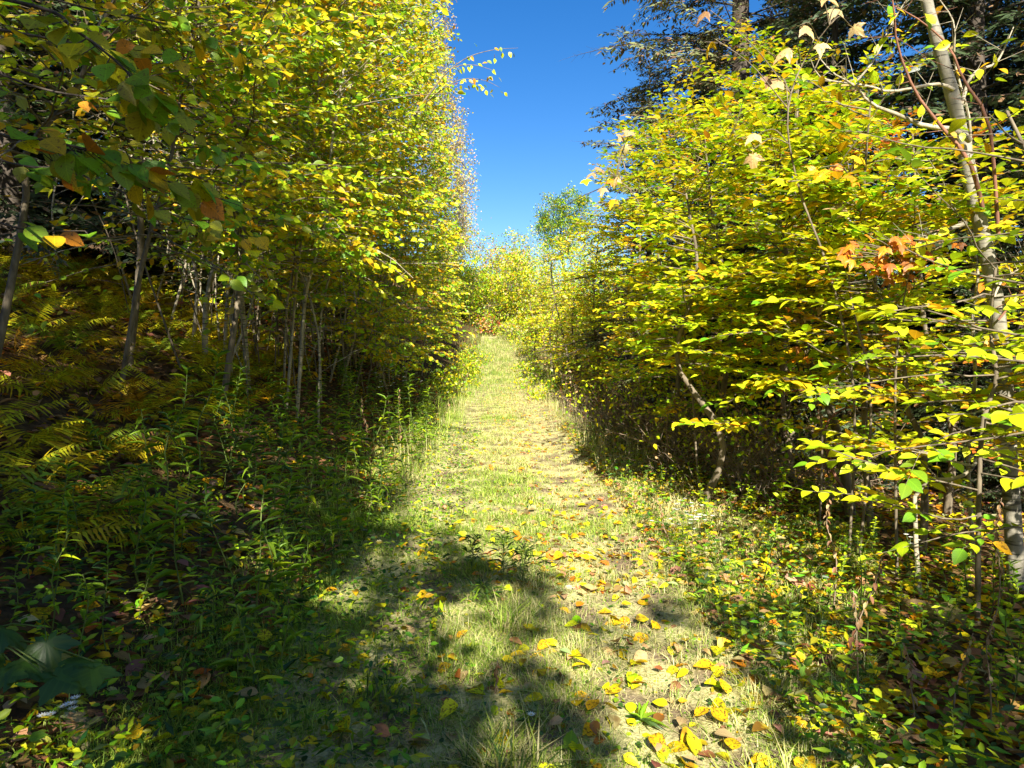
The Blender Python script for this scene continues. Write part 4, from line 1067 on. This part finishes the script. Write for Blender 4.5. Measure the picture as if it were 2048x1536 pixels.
def fern(loc, size, tone, label, nf=7, az=None, group='yellowing ferns on the shaded bank'):
    root = empty('fern', loc, label, 'fern', group)
    for k in range(nf):
        a_ = (k / nf) * 6.28 + rng.uniform(-.3, .3) + (az or 0); el = rng.uniform(.25, .75); s = size * rng.uniform(.75, 1.15)
        mt = Matrix.Translation((0, 0, 0)) @ Matrix.Rotation(a_, 4, 'Z') @ Matrix.Rotation(el, 4, 'X') @ Matrix.Rotation(rng.normal(0, .45), 4, 'Y') @ Matrix.Scale(s, 4)
        put('frond', frond_mesh(int(rng.integers(4)), int(tone if rng.random() < .7 else rng.integers(3))), root, mt)
    return root
special_ferns = [(180, 960, 3.7, .62, 0, 'broad yellow-green fern in front of the tall lance-leaved weeds'), (60, 1010, 3.3, .66, 1, 'largest golden fern at the near corner of the bank'), (30, 860, 4.2, .62, 0, 'lime fern at the photo edge above the golden one'),
                 (250, 830, 5.0, .6, 1, 'fern catching light halfway up the bank beside a dark hollow'), (310, 990, 4.0, .5, 2, 'green fern drooping toward the weeds'), (140, 660, 6.5, .65, 1, 'golden fern under the stoutest stem'), (395, 590, 9.0, .6, 0, 'pale sunlit fern at the foot of the forked stem'),
                 (470, 690, 8.2, .5, 2, 'green fern near the twin pale stems'), (560, 760, 7.0, .5, 0, 'yellow-green fern at the lower edge of the thicket')]
for px, py, Y, s, tn, lab in special_ferns:
    x = at(px, py, Y)[0]; fern((x, Y, gz(x, Y) - .02), s, tn, lab)
cnt = 0; used = []
while cnt < 230:
    y = rng.uniform(2.6, 13); x = rng.uniform(-10.5, -1.7)
    px = 1024 + F * x / y
    if px < -120 or px > 700 or x > -1.9 - .14 * y: continue
    if any((x - a_) ** 2 + (y - b_) ** 2 < .075 for a_, b_ in used): continue
    used.append((x, y)); cnt += 1
    tn = int(rng.choice(4, p=[.4, .32, .16, .12])); sz = rng.uniform(.34, .62)
    later_label(fern((x, y, gz(x, y) - .02), sz, tn, 'fern on the shaded bank', int(rng.integers(4, 8))), ('small ' if sz < .48 else 'large ') + ('lime', 'golden', 'green', 'russet')[tn] + ' fern', MARK_BANK)
fx_ = at(1655, 980, 6.4)[0]
fern((fx_, 6.4, gz(fx_, 6.4)), .4, 2, 'small dark green fern in the weeds at the foot of the ragged trunk', 5, group=None)

# ------------------------------------------------------------------ weeds with narrow or small leaves
def herb(label, loc, H, nl, shape, size, pal, bark=M_STEM, group=None, top=None, lean=.12, mat=M_LEAF, up=.5, bare=.12, name='weed_plant', cat='plant', droop=0.0, bush=0.0):
    b = np.asarray(loc, float); root = empty(name, b, label, cat, group)
    st = spline(lean_ctrl(b, b + np.array([rng.normal(0, lean) * H, rng.normal(0, lean) * H, H]), .03 * H), 10)
    a = Acc(); tube(a, st, np.linspace(.0045, .0018, 10), 5); a.build('stem', bark, root)
    t = bare + (1 - bare) * np.sqrt((np.arange(nl) + rng.random(nl)) / nl); f = t * 9; k = np.minimum(f.astype(int), 8)
    p = st[k] + (st[k + 1] - st[k]) * (f - k)[:, None]
    az = np.arange(nl) * 2.4 + rng.normal(0, .3, nl)
    if bush:
        q = p + np.stack([np.sin(az), np.cos(az), np.full(nl, .5)], 1) * (bush * rng.random((nl, 1)) * (1.1 - t[:, None]))
        a2 = Acc(); prisms(a2, p - np.array([0, 0, .03]) * bush, q, .0016, .001, (.3, .3, .3)); a2.build('twigs', bark, root, 'stuff'); p = q
    d = unit(np.stack([np.sin(az), np.cos(az), up + rng.normal(-droop, .25, nl)], 1))
    n = unit(np.stack([-np.sin(az) * up, -np.cos(az) * up, np.ones(nl)], 1) + rng.normal(0, .2, (nl, 3)))
    sz = size * (1.15 - .6 * t) * rng.uniform(.75, 1.2, nl)
    leaf_objects(root, shape, p, d, n, sz, pick(pal, nl), mat)
    if top: top(root, st[-1])
    return root

WEED = {'deep': 2.5, 'green': 4, 'lime': .9}
prot = [herb('tall lance-leaved green weed at the edge of the bank', (0, 0, 0), h, n, 'lance', .13, WEED, group='lance-leaved weeds along the bank side of the trail') for h, n in ((.6, 26), (.75, 32), (.5, 22), (.65, 28), (.42, 18))]
wspots = []
def on_px(px, Y): return at(px, 690, Y)[0]
while len(wspots) < 150:
    y = rng.choice([rng.uniform(2.6, 6), rng.uniform(5, 16)], p=[.5, .5]); x = rng.uniform(-1.2, -.32 if y < 3.3 else -.1) * (1.2 + .1 * y) - .45
    px, py, _ = project([(x, y, gz(x, y))]); 
    if px[0] < -20 or px[0] > 960 or x > xc(y) - 1.15: continue
    if any((x - a_) ** 2 + (y - b_) ** 2 < .018 for a_, b_ in wspots): continue
    wspots.append((x, y))
for i, (x, y) in enumerate(wspots):
    loc = (x, y, gz(x, y) - .01); rz = rng.uniform(0, 6.28); s = rng.uniform(.8, 1.45) * (1.0 if y > 3.4 else .72)
    if i < 5: prot[i].location = loc; prot[i].rotation_euler = (0, 0, rz); prot[i].scale = (s,) * 3; o = prot[i]
    else: o = copy_thing(prot[i % 5], loc, rz, s)
    later_label(o, ('tall' if s * (.6, .75, .5, .65, .42)[i % 5] > .55 else 'short') + ' lance-leaved green weed', MARK_WEED)
for px, py, Y, h, lab in ((1005, 1145, 4.3, .34, 'dark leafy weed growing alone on the hump between the wheel tracks'), (940, 1120, 4.5, .28, 'lower dark weed beside the lone leafy one between the tracks'), (1045, 1150, 4.2, .3, 'thin dark weed on the sunny side of the lone one'), (965, 1210, 3.9, .16, 'small rosette weed in the shaded grass between the tracks')):
    x = on_px(px, Y); herb(lab, (x, Y, gz(x, Y)), h, 70, 'lance', .075, {'deep': 3, 'green': 1}, lean=.08, bush=.2)
# small-leaved weeds of the birch side
prot2 = [herb('small-leaved bright weed among the leaf litter near the birch', (0, 0, 0), h, n, 'herb', .065, {'green': 4, 'lime': 3, 'deep': 2, 'yellow': .7}, group='small-leaved weeds near the birch', up=.35) for h, n in ((.28, 16), (.38, 20), (.22, 12), (.45, 22), (.32, 16))]
ws2 = []
while len(ws2) < 120:
    y = rng.choice([rng.uniform(2.3, 5), rng.uniform(4, 9)], p=[.55, .45]); x = rng.uniform(.85, 3.6) * (.55 + .1 * y) + .1
    if x < xc(y) + .95 or x > 4.2: continue
    if any((x - a_) ** 2 + (y - b_) ** 2 < .018 for a_, b_ in ws2): continue
    ws2.append((x, y))
for i, (x, y) in enumerate(ws2):
    loc = (x, y, gz(x, y) - .01); rz = rng.uniform(0, 6.28); s = rng.uniform(.6, 1.15)
    if i < 5: prot2[i].location = loc; prot2[i].rotation_euler = (0, 0, rz); prot2[i].scale = (s,) * 3; o = prot2[i]
    else: o = copy_thing(prot2[i % 5], loc, rz, s)
    later_label(o, ('taller' if s * (.28, .38, .22, .45, .32)[i % 5] > .27 else 'low') + ' small-leaved bright weed', MARK_BIRCH)
# a few that stand out
x = on_px(1738, 3.2); herb('single thin green stalk rising straight above the near weeds', (x, 3.2, gz(x, 3.2)), .62, 5, 'herb', .035, {'green': 1}, lean=.03, bare=.4)
x = on_px(2040, 3.0); herb('fresh green leafy weed cut by the photo edge beside the withered stalks', (x, 3.0, gz(x, 3.0)), .6, 24, 'herb', .09, {'green': 3, 'lime': 2}, lean=.04)
x = on_px(1625, 2.9); herb('upright weed with two tongue-like leaves by the trail edge', (x, 2.9, gz(x, 2.9)), .14, 4, 'herb', .11, {'green': 1, 'lime': 1}, up=1.2)
x = on_px(1570, 6.0); herb('clump of broad soft green leaves in sun before the slim trunks', (x, 6.0, gz(x, 6.0)), .5, 26, 'herb', .11, {'lime': 3, 'green': 4}, up=.2)
x = on_px(1620, 6.3); herb('second broad-leaved green clump shining at the foot of the slim trunks', (x, 6.3, gz(x, 6.3)), .42, 24, 'herb', .11, {'lime': 3, 'green': 4}, up=.2)
x = on_px(1145, 2.42); herb('broad bright green seedling leaf pair on the sunny near path', (x, 2.42, gz(x, 2.42) + .02), .07, 5, 'herb', .115, {'lime': 1, 'green': 2}, up=.25, lean=.02)
x = on_px(1290, 2.7); herb('flat dandelion rosette on the near path', (x, 2.7, gz(x, 2.7) + .02), .03, 12, 'lance', .14, {'green': 3, 'deep': 1}, up=.25, lean=.0)
# red-leaved weeds and dry tall weeds further along
for i in range(16):
    y = rng.uniform(9.5, 17); x = xc(y) + rng.uniform(1.15, 1.9)
    o = herb('rusty-leaved weed beside the sunny part of the trail', (x, y, gz(x, y)), rng.uniform(.35, .7), 16, 'herb', .08, {'rust': 3, 'orange': 1.5, 'tan': 2, 'lime': 1}, M_RED, 'rusty weeds along the sunny trail', up=.4); later_label(o, 'rusty-leaved weed', [(1.3, 10.5, 'beside the wiry brown clump'), (1.3, 12.5, 'before the bright lime young tree'), (1.3, 14, 'beside the brown twiggy clump'), (1.3, 16, 'just before the pale bend trees')])
for i in range(34):
    y = rng.uniform(8, 30); sd2 = 1 if rng.random() < .75 else -1; x = xc(y) + sd2 * rng.uniform(1.1, 2.0)
    o = herb('tall wispy straw-coloured weed at the margin of the trail', (x, y, gz(x, y)), rng.uniform(.6, 1.15), 16, 'lance', .10, {'lime': 3, 'cream': 2, 'green': 2, 'tan': 1}, M_STRAW, 'wispy weeds at the trail margin', up=.8); later_label(o, 'wispy straw-coloured weed', [(1.4, 9, 'on the twig-tangle side'), (1.3, 14, 'by the rusty weeds'), (1.3, 19, 'by the pale bend trees'), (1.1, 26, 'by the tall grass below the rise'), (-1.5, 10, 'at the foot of the golden crowns'), (-1.7, 16, 'on the bank edge by the lime crown'), (-1.9, 25, 'on the bank edge below the rise')])

# withered stalks with crumpled leaves
for px, Y, h, lab in ((1700, 3.0, .62, 'withered grey-brown stalk hung with crumpled leaves beside the thin green stalk'), (1738, 2.9, .48, 'withered stalk close to the thin green one with a green tip'), (1940, 2.7, .40, 'withered stalk with papery leaves between green shoots'),
                      (2012, 2.6, .5, 'stout withered stalk near the photo edge with large papery leaves'), (1850, 2.65, .34, 'short broken withered stalk over orange leaves'), (1682, 3.9, .66, 'dark withered stalk standing in the shaded weeds'), (2000, 3.6, .75, 'tall grey withered stalk in front of the dark wood'),
                      (1352, 5.0, .40, 'black shrivelled seed stalk beside the white aster'), (990, 2.9, .17, 'short dark dead stalk in the shaded grass by the sunny patch'), (790, 9.0, .9, 'dry brown flower spike of the tall weeds on the bank side'), (735, 8.2, .8, 'bare pale dead stalk among the bank weeds')):
    x = on_px(px, Y)
    herb(lab, (x, Y, gz(x, Y)), h, int(14 + 14 * h), 'herb', .032 + .03 * h, {'tan': 2, 'brown': 3.5, 'cream': .3}, M_STRAW, 'withered stalks', lean=.13, mat=M_DRY, up=-.7, name='withered_stalk', droop=.5)

# white asters
def aster_top(n, r, sz):
    def f(root, p):
        for i in range(n):
            c = p + rng.normal(0, 1, 3) * np.array([r, r, r * .7]); a = Acc()
            k = 11; an = np.arange(k) * 6.283 / k
            d = np.stack([np.cos(an), np.sin(an), .25 + 0 * an], 1)
            add_leaves(a, tmpl_lo(.16, 0), np.repeat(c[None], k, 0), unit(d), np.tile([0, 0, 1.], (k, 1)), sz, np.tile([[.75, .76, .70]], (k, 1)))
            add_leaves(a, tmpl_lo(.5, 0), c[None] + [[0, -.25 * sz, .1 * sz]], np.array([[0, 1., 0]]), np.array([[0, 0, 1.]]), [sz * .5], np.array([[.6, .45, .05]]))
            prisms(a, (p - [0, 0, r])[None], c[None], .001, .001, (.2, .3, .08))
            a.build('flower', M_NEEDLE, root)
    return f
for px, Y, h, n, lab in ((1385, 5.0, .30, 34, 'white aster in full bloom beside the sunny trail'), (1500, 6.8, .42, 16, 'fading white aster in front of the leafy tiers'), (1835, 4.6, .24, 6, 'small white flower head at the rim of the dark wood'), (1055, 2.62, .1, 1, 'single white daisy in the near grass'), (95, 2.3, .16, 7, 'pale flower tuft in the near shaded corner')):
    x = on_px(px, Y); herb(lab, (x, Y, gz(x, Y)), h, 14, 'lance', .06, WEED, group='white wild asters', top=aster_top(n, .075 if n > 9 else .03, .02), name='white_aster', cat='flower')
for i in range(7):
    y = rng.uniform(10, 16); x = xc(y) - rng.uniform(1.5, 2.2)
    o = herb('white-flowered tall aster among the bank weeds farther along', (x, y, gz(x, y)), rng.uniform(.7, 1.0), 14, 'lance', .09, WEED, group='white-flowered weeds on the bank side', top=aster_top(12, .12, .03), name='white_aster', cat='flower'); later_label(o, 'tall aster with white flower heads', [(-1.7, 11, 'under the golden crowns'), (-1.8, 13.5, 'under the lime crown'), (-1.9, 15.5, 'past the lime crown')])

# ------------------------------------------------------------------ stones
def stone(label, loc, r, col, squash):
    a = Acc(); nu, nv = 18, 11; V = []
    ph = rng.uniform(0, 6, 6)
    for i in range(nv):
        th = math.pi * i / (nv - 1)
        for j in range(nu):
            f = 2 * math.pi * j / nu; d = np.array([math.sin(th) * math.cos(f), math.sin(th) * math.sin(f), math.cos(th)])
            k = 1 + .12 * math.sin(2.3 * d[0] * 2 + ph[0]) + .10 * math.sin(3.1 * d[1] * 2 + ph[1]) + .06 * math.sin(7 * d[2] + ph[2] + 4 * d[0])
            V.append(d * r * k * np.array(squash))
    q = [(i * nu + j, i * nu + (j + 1) % nu, (i + 1) * nu + (j + 1) % nu, (i + 1) * nu + j) for i in range(nv - 1) for j in range(nu)]
    a.add(np.array(V) + np.asarray(loc), None, q)
    m = bark_mat('mossy_stone', col, tuple(c * .4 for c in col), (16, 16, 16))
    return tag(a.build('stone', m, None, loc=loc), label, 'stone')
for px, Y, r, col, lab in ((1908, 3.75, .095, (.24, .20, .07), 'rounded mossy stone among the yellow leaves under the birch'), (1850, 3.85, .075, (.30, .20, .09), 'brownish stone with a leaf on it beside the rounded mossy one')):
    x = on_px(px, Y); stone(lab, (x, Y, gz(x, Y) + r * .35), r, col, (1.05, .9, .78))

# ------------------------------------------------------------------ fallen leaves: the largest in view as things, the rest as litter
FALL = {'gold': 4.6, 'yellow': 4.2, 'orange': .7, 'tan': .9, 'lime': .5, 'brown': .5, 'rust': .08}
LAB = {'gold': ('golden', 'golden leaves lying on the trail'), 'yellow': ('clear yellow', 'yellow leaves lying on the trail'), 'orange': ('orange', 'orange leaves lying on the trail'), 'tan': ('dry tan', 'tan leaves lying on the trail'),
       'lime': ('greenish yellow', 'greenish leaves lying on the trail'), 'brown': ('dark brown', 'brown leaves lying on the trail'), 'rust': ('rust-red', 'rust-red leaves lying on the trail'), 'cream': ('pale cream', 'cream leaves lying on the trail')}
def fallen(x, y, k, size, shape='ovate', label=None, group=None, lift=.03):
    z = gz(x, y) + lift; az = rng.uniform(0, 6.28)
    d = unit(np.array([math.sin(az), math.cos(az), rng.normal(0, .22)])); n = unit(np.array([rng.normal(0, .42), rng.normal(-.1, .42), 1.]))
    o = put('fallen_leaf', leaf_mesh(shape, KEYS.index(k), random.randrange(4), M_FALL if k in ('gold', 'yellow', 'lime', 'orange') else M_DRY), None, frame(np.array([x, y, z]), d, n, size))
    lb, gr = LAB[k]
    tag(o, label or 'leaf', 'leaf', gr if not label else None)
    if not label: later_label(o, ('small ' if size < .086 else 'large ') + lb + (' round' if shape == 'round' else ' oval') + ' fallen leaf', MARK_LEAF)
    return o
pts = []
for px, py, k, s, shape, lab in ((1495, 1330, 'brown', .15, 'maple', 'large curled brown leaf at the rim of the sunny near patch'), (715, 1370, 'cream', .12, 'maple', 'pale silvery underside of a fallen leaf in the shaded grass'), (830, 1355, 'brown', .14, 'maple', 'dark crumpled brown leaf in the shaded grass beside a golden pair'),
                                 (1215, 1310, 'tan', .14, 'maple', 'pinkish-tan lobed leaf on the bare near path'), (1040, 1365, 'tan', .12, 'maple', 'tan lobed leaf at the border of sun and shade'), (1440, 1465, 'tan', .15, 'maple', 'tan lobed leaf at the bottom of the photo in the sun'), (1590, 1405, 'gold', .15, 'maple', 'big golden lobed leaf near the trail-side weeds'),
                                 (1375, 1490, 'gold', .12, 'ovate', 'large golden leaf pair at the bottom of the photo'), (875, 1375, 'gold', .11, 'ovate', 'golden leaf standing on edge in the shaded grass'), (1080, 1305, 'gold', .13, 'ovate', 'long golden leaf standing up in the lit tuft'), (600, 1485, 'yellow', .10, 'round', 'round yellow leaf at the bottom of the shaded grass'),
                                 (1215, 1240, 'gold', .10, 'ovate', 'curled golden leaf on the bare soil of the wheel track'), (1190, 1455, 'gold', .10, 'ovate', 'plump golden leaf on the sunny near path')):
    a_, b_ = (px - 1024) / F, (768 - py) / F; dz = -math.sin(PITCH) + b_ * math.cos(PITCH); dyy = math.cos(PITCH) + b_ * math.sin(PITCH); s_ = -CAM_Z / dz
    x, y = a_ * s_, dyy * s_
    for _ in range(4):
        s_ = (gz(x, y) + .03 - CAM_Z) / dz; x, y = a_ * s_, dyy * s_
    fallen(x, y, k, s, shape, lab)
    pts.append((x, y))
fy = lambda: rng.choice([rng.uniform(2.2, 3.4), rng.uniform(3.2, 4.8)], p=[.6, .4])
cnt = 0
while cnt < 280:
    y = fy(); x = rng.uniform(-.75, .75) * y
    d_ = x - xc(y)
    dens = .6 if d_ < -.6 else (.5 if d_ < .1 else (1.0 if d_ < 1.7 else .55))
    if rng.random() > dens: continue
    fallen(x, y, KEYS[pick(FALL if d_ > -.4 else {'gold': 3, 'yellow': 4, 'tan': 1, 'brown': .6, 'cream': .4}, 1)[0]], float(np.clip(rng.normal(.088, .017), .05, .13)), 'ovate' if rng.random() < .8 else 'round', lift=rng.uniform(.015, .07))
    cnt += 1

def litter(name, n, sampler, pal, size, mat, lift=(.0, .04), label=None, tmpl=None, tilt=.35):
    x, y = sampler(n); n = len(x); z = g(x, y) + rng.uniform(lift[0], lift[1], n)
    az = rng.uniform(0, 6.28, n); d = unit(np.stack([np.sin(az), np.cos(az), rng.normal(0, .3, n)], 1)); nr = unit(np.stack([rng.normal(0, tilt, n), rng.normal(0, tilt, n), np.ones(n)], 1))
    k = pick(pal, n); c = np.clip(PALV[k] * (1 + rng.normal(0, .18, (n, 3))), .01, .8)
    a = Acc(); add_leaves(a, tmpl or tmpl_mid(.33, .1), np.stack([x, y, z], 1), d, nr, size * np.clip(rng.normal(1, .25, n), .4, 1.6), c)
    o = a.build(name, mat, None, 'stuff')
    return tag(o, label, 'leaf litter')
def smp_path(n):
    y = 4.2 + 30 * rng.random(n * 2) ** 1.7; d = rng.normal(.45, .75, n * 2); ok = (np.abs(d) < 1.7) & (rng.random(n * 2) < np.where(d < -.3, .6, 1)); return (xc(y) + d)[ok][:n], y[ok][:n]
def smp_near(n):
    y = rng.uniform(1.6, 5.5, n); return rng.uniform(-.8, .8, n) * np.maximum(y, 2.2), y
def smp_bank(n):
    y = rng.uniform(1.5, 20, n) ; x = -1.2 - .02 * y - rng.random(n) ** 1.3 * (3 + .8 * y); return x, y
def smp_bs(n):
    y = rng.uniform(1.8, 13, n); x = xc(y) + .95 + rng.random(n) ** 1.4 * (2.2 + .35 * y); return x, y
litter('fallen_leaves_trail', 5200, smp_path, {'gold': 3, 'orange': 1.6, 'tan': 5, 'yellow': 1.6, 'cream': 4, 'rust': .3}, .062, M_LEAF, label='yellow, orange and tan leaves strewn along the sunny trail')
litter('fallen_leaves_near', 1100, smp_near, {'tan': 2, 'brown': 3, 'gold': 1, 'olive': 2}, .06, M_DRY, (.0, .02), label='small withered leaves down in the near grass')
def smp_near2(n):
    y = 2.3 + 4 * rng.random(n) ** 1.2; return xc(y) + np.where(rng.random(n) < .6, rng.normal(.6, .7, n), rng.uniform(-2, 2.4, n)), y
litter('fallen_leaves_scattered', 620, smp_near2, {**FALL, 'tan': 2.5, 'brown': 1.5}, .07, M_FALL, (.02, .07), label='more yellow and orange leaves between the larger ones on the near trail', tmpl=leaf_rows(OV_MD, .31, .1, .2))
litter('leaf_litter_bank', 15000, smp_bank, {'brown': 5, 'tan': 2, 'rust': 1, 'gold': .9, 'olive': 1.2}, .085, M_DRY, label='brown leaf litter covering the shaded fern bank')
litter('leaf_litter_woods', 9000, smp_bs, {'brown': 2.5, 'tan': 2.6, 'orange': .8, 'gold': 2.2, 'yellow': 1.4}, .08, M_DRY, label='tan and golden leaf litter on the birch side')
# low green ground cover
def smp_gc(n):
    y = 2.0 + 10 * rng.random(n) ** 1.6; x = np.where(rng.random(n) < .55, xc(y) + .95 + rng.random(n) ** 1.3 * 2.6, xc(y) - .5 - rng.random(n) * 2.2); return x, y
def smp_gc2(n):
    y = 1.8 + 6 * rng.random(n) ** 1.4; return xc(y) + rng.uniform(-1.6, 1.2, n), y
litter('ground_cover_weeds', 12000, smp_gc, {'green': 4, 'deep': 4, 'lime': 1.6, 'olive': 1, 'yellow': .6}, .036, M_LEAF, (.02, .28), 'low small-leaved green weeds along both margins', tmpl_mid(.30, .08), .6)
litter('ground_cover_lance', 9000, smp_gc, {'green': 4, 'deep': 3, 'lime': 2}, .06, M_LEAF, (.02, .2), 'narrow-leaved low weeds along both margins', tmpl_lo(.14, .04), .8)
litter('clover', 5000, smp_gc2, {'green': 3, 'deep': 4, 'lime': .8}, .022, M_LEAF, (.015, .05), 'clover and small rosettes in the trail grass', tmpl_mid(.42, .05), .5)

# ------------------------------------------------------------------ grass
def grass(name, label, x, y, h, wid, cols, lean=.45, base_z=0.0, clump=.55):
    cl = np.clip(1.6 * vnoise(x, y, 5.3) - .3, 0, 1); cl2 = np.clip(1.5 * vnoise(x, y, 1.3) - .25, 0, 1)
    m = rng.random(len(x)) < 1 - clump * (1 - cl) * (1 - .5 * cl2); x, y, h, wid, cols = x[m], y[m], h[m] * (.65 + .7 * cl[m]), wid[m], cols[m]
    n = len(x); z = g(x, y) + base_z; az = rng.uniform(0, 6.28, n); l = np.abs(rng.normal(lean, lean * .5, n))
    d = np.stack([np.sin(az), np.cos(az)], 1); s = np.stack([np.cos(az), -np.sin(az)], 1)
    p = np.stack([x, y, z], 1); H = h[:, None]; W = wid[:, None]
    def pt(f, wf, sg):
        q = p.copy(); q[:, :2] += d * (H * l[:, None] * f * f) + s * W * wf * sg; q[:, 2] += (h * f * (1 - .35 * l * f)); return q
    v = np.stack([pt(0, .5, -1), pt(0, .5, 1), pt(.55, .42, -1), pt(.55, .42, 1), pt(1, 0, 1)], 1)
    b = np.arange(n)[:, None] * 5
    a = Acc(); a.add(v.reshape(-1, 3), (b + np.array([[2, 3, 4]])).reshape(-1, 3), (b + np.array([[0, 1, 3, 2]])).reshape(-1, 4), np.repeat(np.clip(cols * (1 + rng.normal(0, .15, (n, 1))), .01, .7), 5, 0))
    return tag(a.build(name, M_GRASS, None, 'stuff'), label, 'grass')
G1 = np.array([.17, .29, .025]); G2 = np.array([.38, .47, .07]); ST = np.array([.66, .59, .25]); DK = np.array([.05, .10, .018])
def gcol(n, x, y, straw, green=G1):
    pn = np.clip(1.8 * vnoise(x, y, 1.1) - .4 + .4 * vnoise(x, y, 4.7), 0, 1)
    s = rng.random(n) < np.clip(straw + .6 * (pn - .5) + np.clip((x - xc(y)) * .22, -.25, .25), 0, 1)
    c = np.where(rng.random((n, 1)) < .5, green, G2)
    return np.where(s[:, None], ST * rng.uniform(.6, 1.1, (n, 1)), c)
n = 190000; y = 1.7 + 4.3 * rng.random(n) ** .9; x = rng.uniform(-.8, .55, n) * np.maximum(y, 2.2); dd_ = x - xc(y)
k = rng.random(n) < np.where((np.abs(dd_ - .55) < .3) | (np.abs(dd_ + .75) < .18), .42, np.where(np.abs(dd_) < 1.3, 1.0, np.where(dd_ > 0, .5, np.clip(1 + (dd_ + 1.3) * 1.6, 0, 1)))); x, y = x[k], y[k]
grass('near_grass', 'short matted green and straw grass on the near trail', x, y, rng.uniform(.035, .10, len(x)), rng.uniform(.0026, .0048, len(x)), gcol(len(x), x, y, .26), .9, clump=.35)
n = 105000; y = 5.5 + 15 * rng.random(n) ** 1.4; dd_ = rng.normal(-.1, .9, n); k = (np.abs(dd_) < 2.1) & (rng.random(n) < np.where(np.abs(dd_ - .55) < .36, .42, np.where(np.abs(dd_ + .75) < .2, .45, 1.))); y = y[k]; dd_ = dd_[k]; x = xc(y) + dd_
grass('trail_grass', 'sunlit straw and green grass of the middle trail', x, y, rng.uniform(.04, .09, len(x)) * (1 + .8 * (np.abs(dd_) > 1.1)), rng.uniform(.004, .007, len(x)), gcol(len(x), x, y, .36), .9, clump=.4)
n = 33000; y = 11 + 39 * (.35 * rng.random(n) + .65 * rng.random(n) ** .8); dd_ = rng.normal(0, 1.0, n); x = xc(y) + dd_; tall = .75 * np.clip((y - 24) / 14, 0, 1) + .6 * (np.abs(dd_) > .9)
grass('far_grass', 'pale green grass where the trail narrows and climbs', x, y, rng.uniform(.06, .14, n) * (1 + 1.6 * tall), rng.uniform(.006, .012, n) * np.clip(y / 22, .7, 1.3), gcol(n, x, y, .32, np.array([.19, .31, .05])), .5, clump=.4)
n = 5000; y = 8 + 26 * rng.random(n); dd_ = rng.uniform(1.0, 1.9, n) * np.where(rng.random(n) < .75, 1, -1); x = xc(y) + dd_
grass('tall_grass', 'tall wispy grass along both margins of the trail', x, y, rng.uniform(.18, .5, n), rng.uniform(.005, .010, n), gcol(n, x, y, .35), .45)
for i, (px, Y, nn, hh, cg, lab) in enumerate(((1005, 2.3, 240, .19, DK * 1.3, 'long shade-darkened grass tuft at the bottom of the photo on the shade border'), (1010, 3.6, 160, .16, G1, 'grass tuft with brown bent blades in the trail middle'), (1540, 2.3, 90, .15, G2, 'bright grass tuft at the bottom beside the sunny path'), (775, 2.9, 60, .2, DK * 1.5, 'slim dark tuft in the shaded grass'))):  # first tuft's dark green puts shade into the blade colour
    cx = on_px(px, Y); x = cx + np.clip(rng.normal(0, .07, nn), -.13, .13); y = Y + np.clip(rng.normal(0, .06, nn), -.11, .11)
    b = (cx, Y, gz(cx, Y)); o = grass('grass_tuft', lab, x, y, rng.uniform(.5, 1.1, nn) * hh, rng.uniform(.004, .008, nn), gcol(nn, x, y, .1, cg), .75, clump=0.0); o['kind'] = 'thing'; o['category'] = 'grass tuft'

# one yellow leaf caught on a thread-thin twig in front of the dark wood
p = at(1985, 1085, 3.4); q = np.array([p[0] + .05, p[1] + .05, gz(p[0] + .05, p[1] + .05)])
root = empty('dry_twig', q, 'hair-thin twig holding up one yellow leaf before the dark wood', 'twig')
a = Acc(); tube(a, spline([q, (p + q) / 2 + np.array([.06, 0, .1]), p], 8), .0015, 4); a.build('stem', M_DARK, root)
leaf_objects(root, 'ovate', p[None], unit(np.array([[.6, -.1, -.45]])), unit(np.array([[.1, -.8, .6]])), [.11], [KEYS.index('gold')], M_NEAR)

finish_labels()
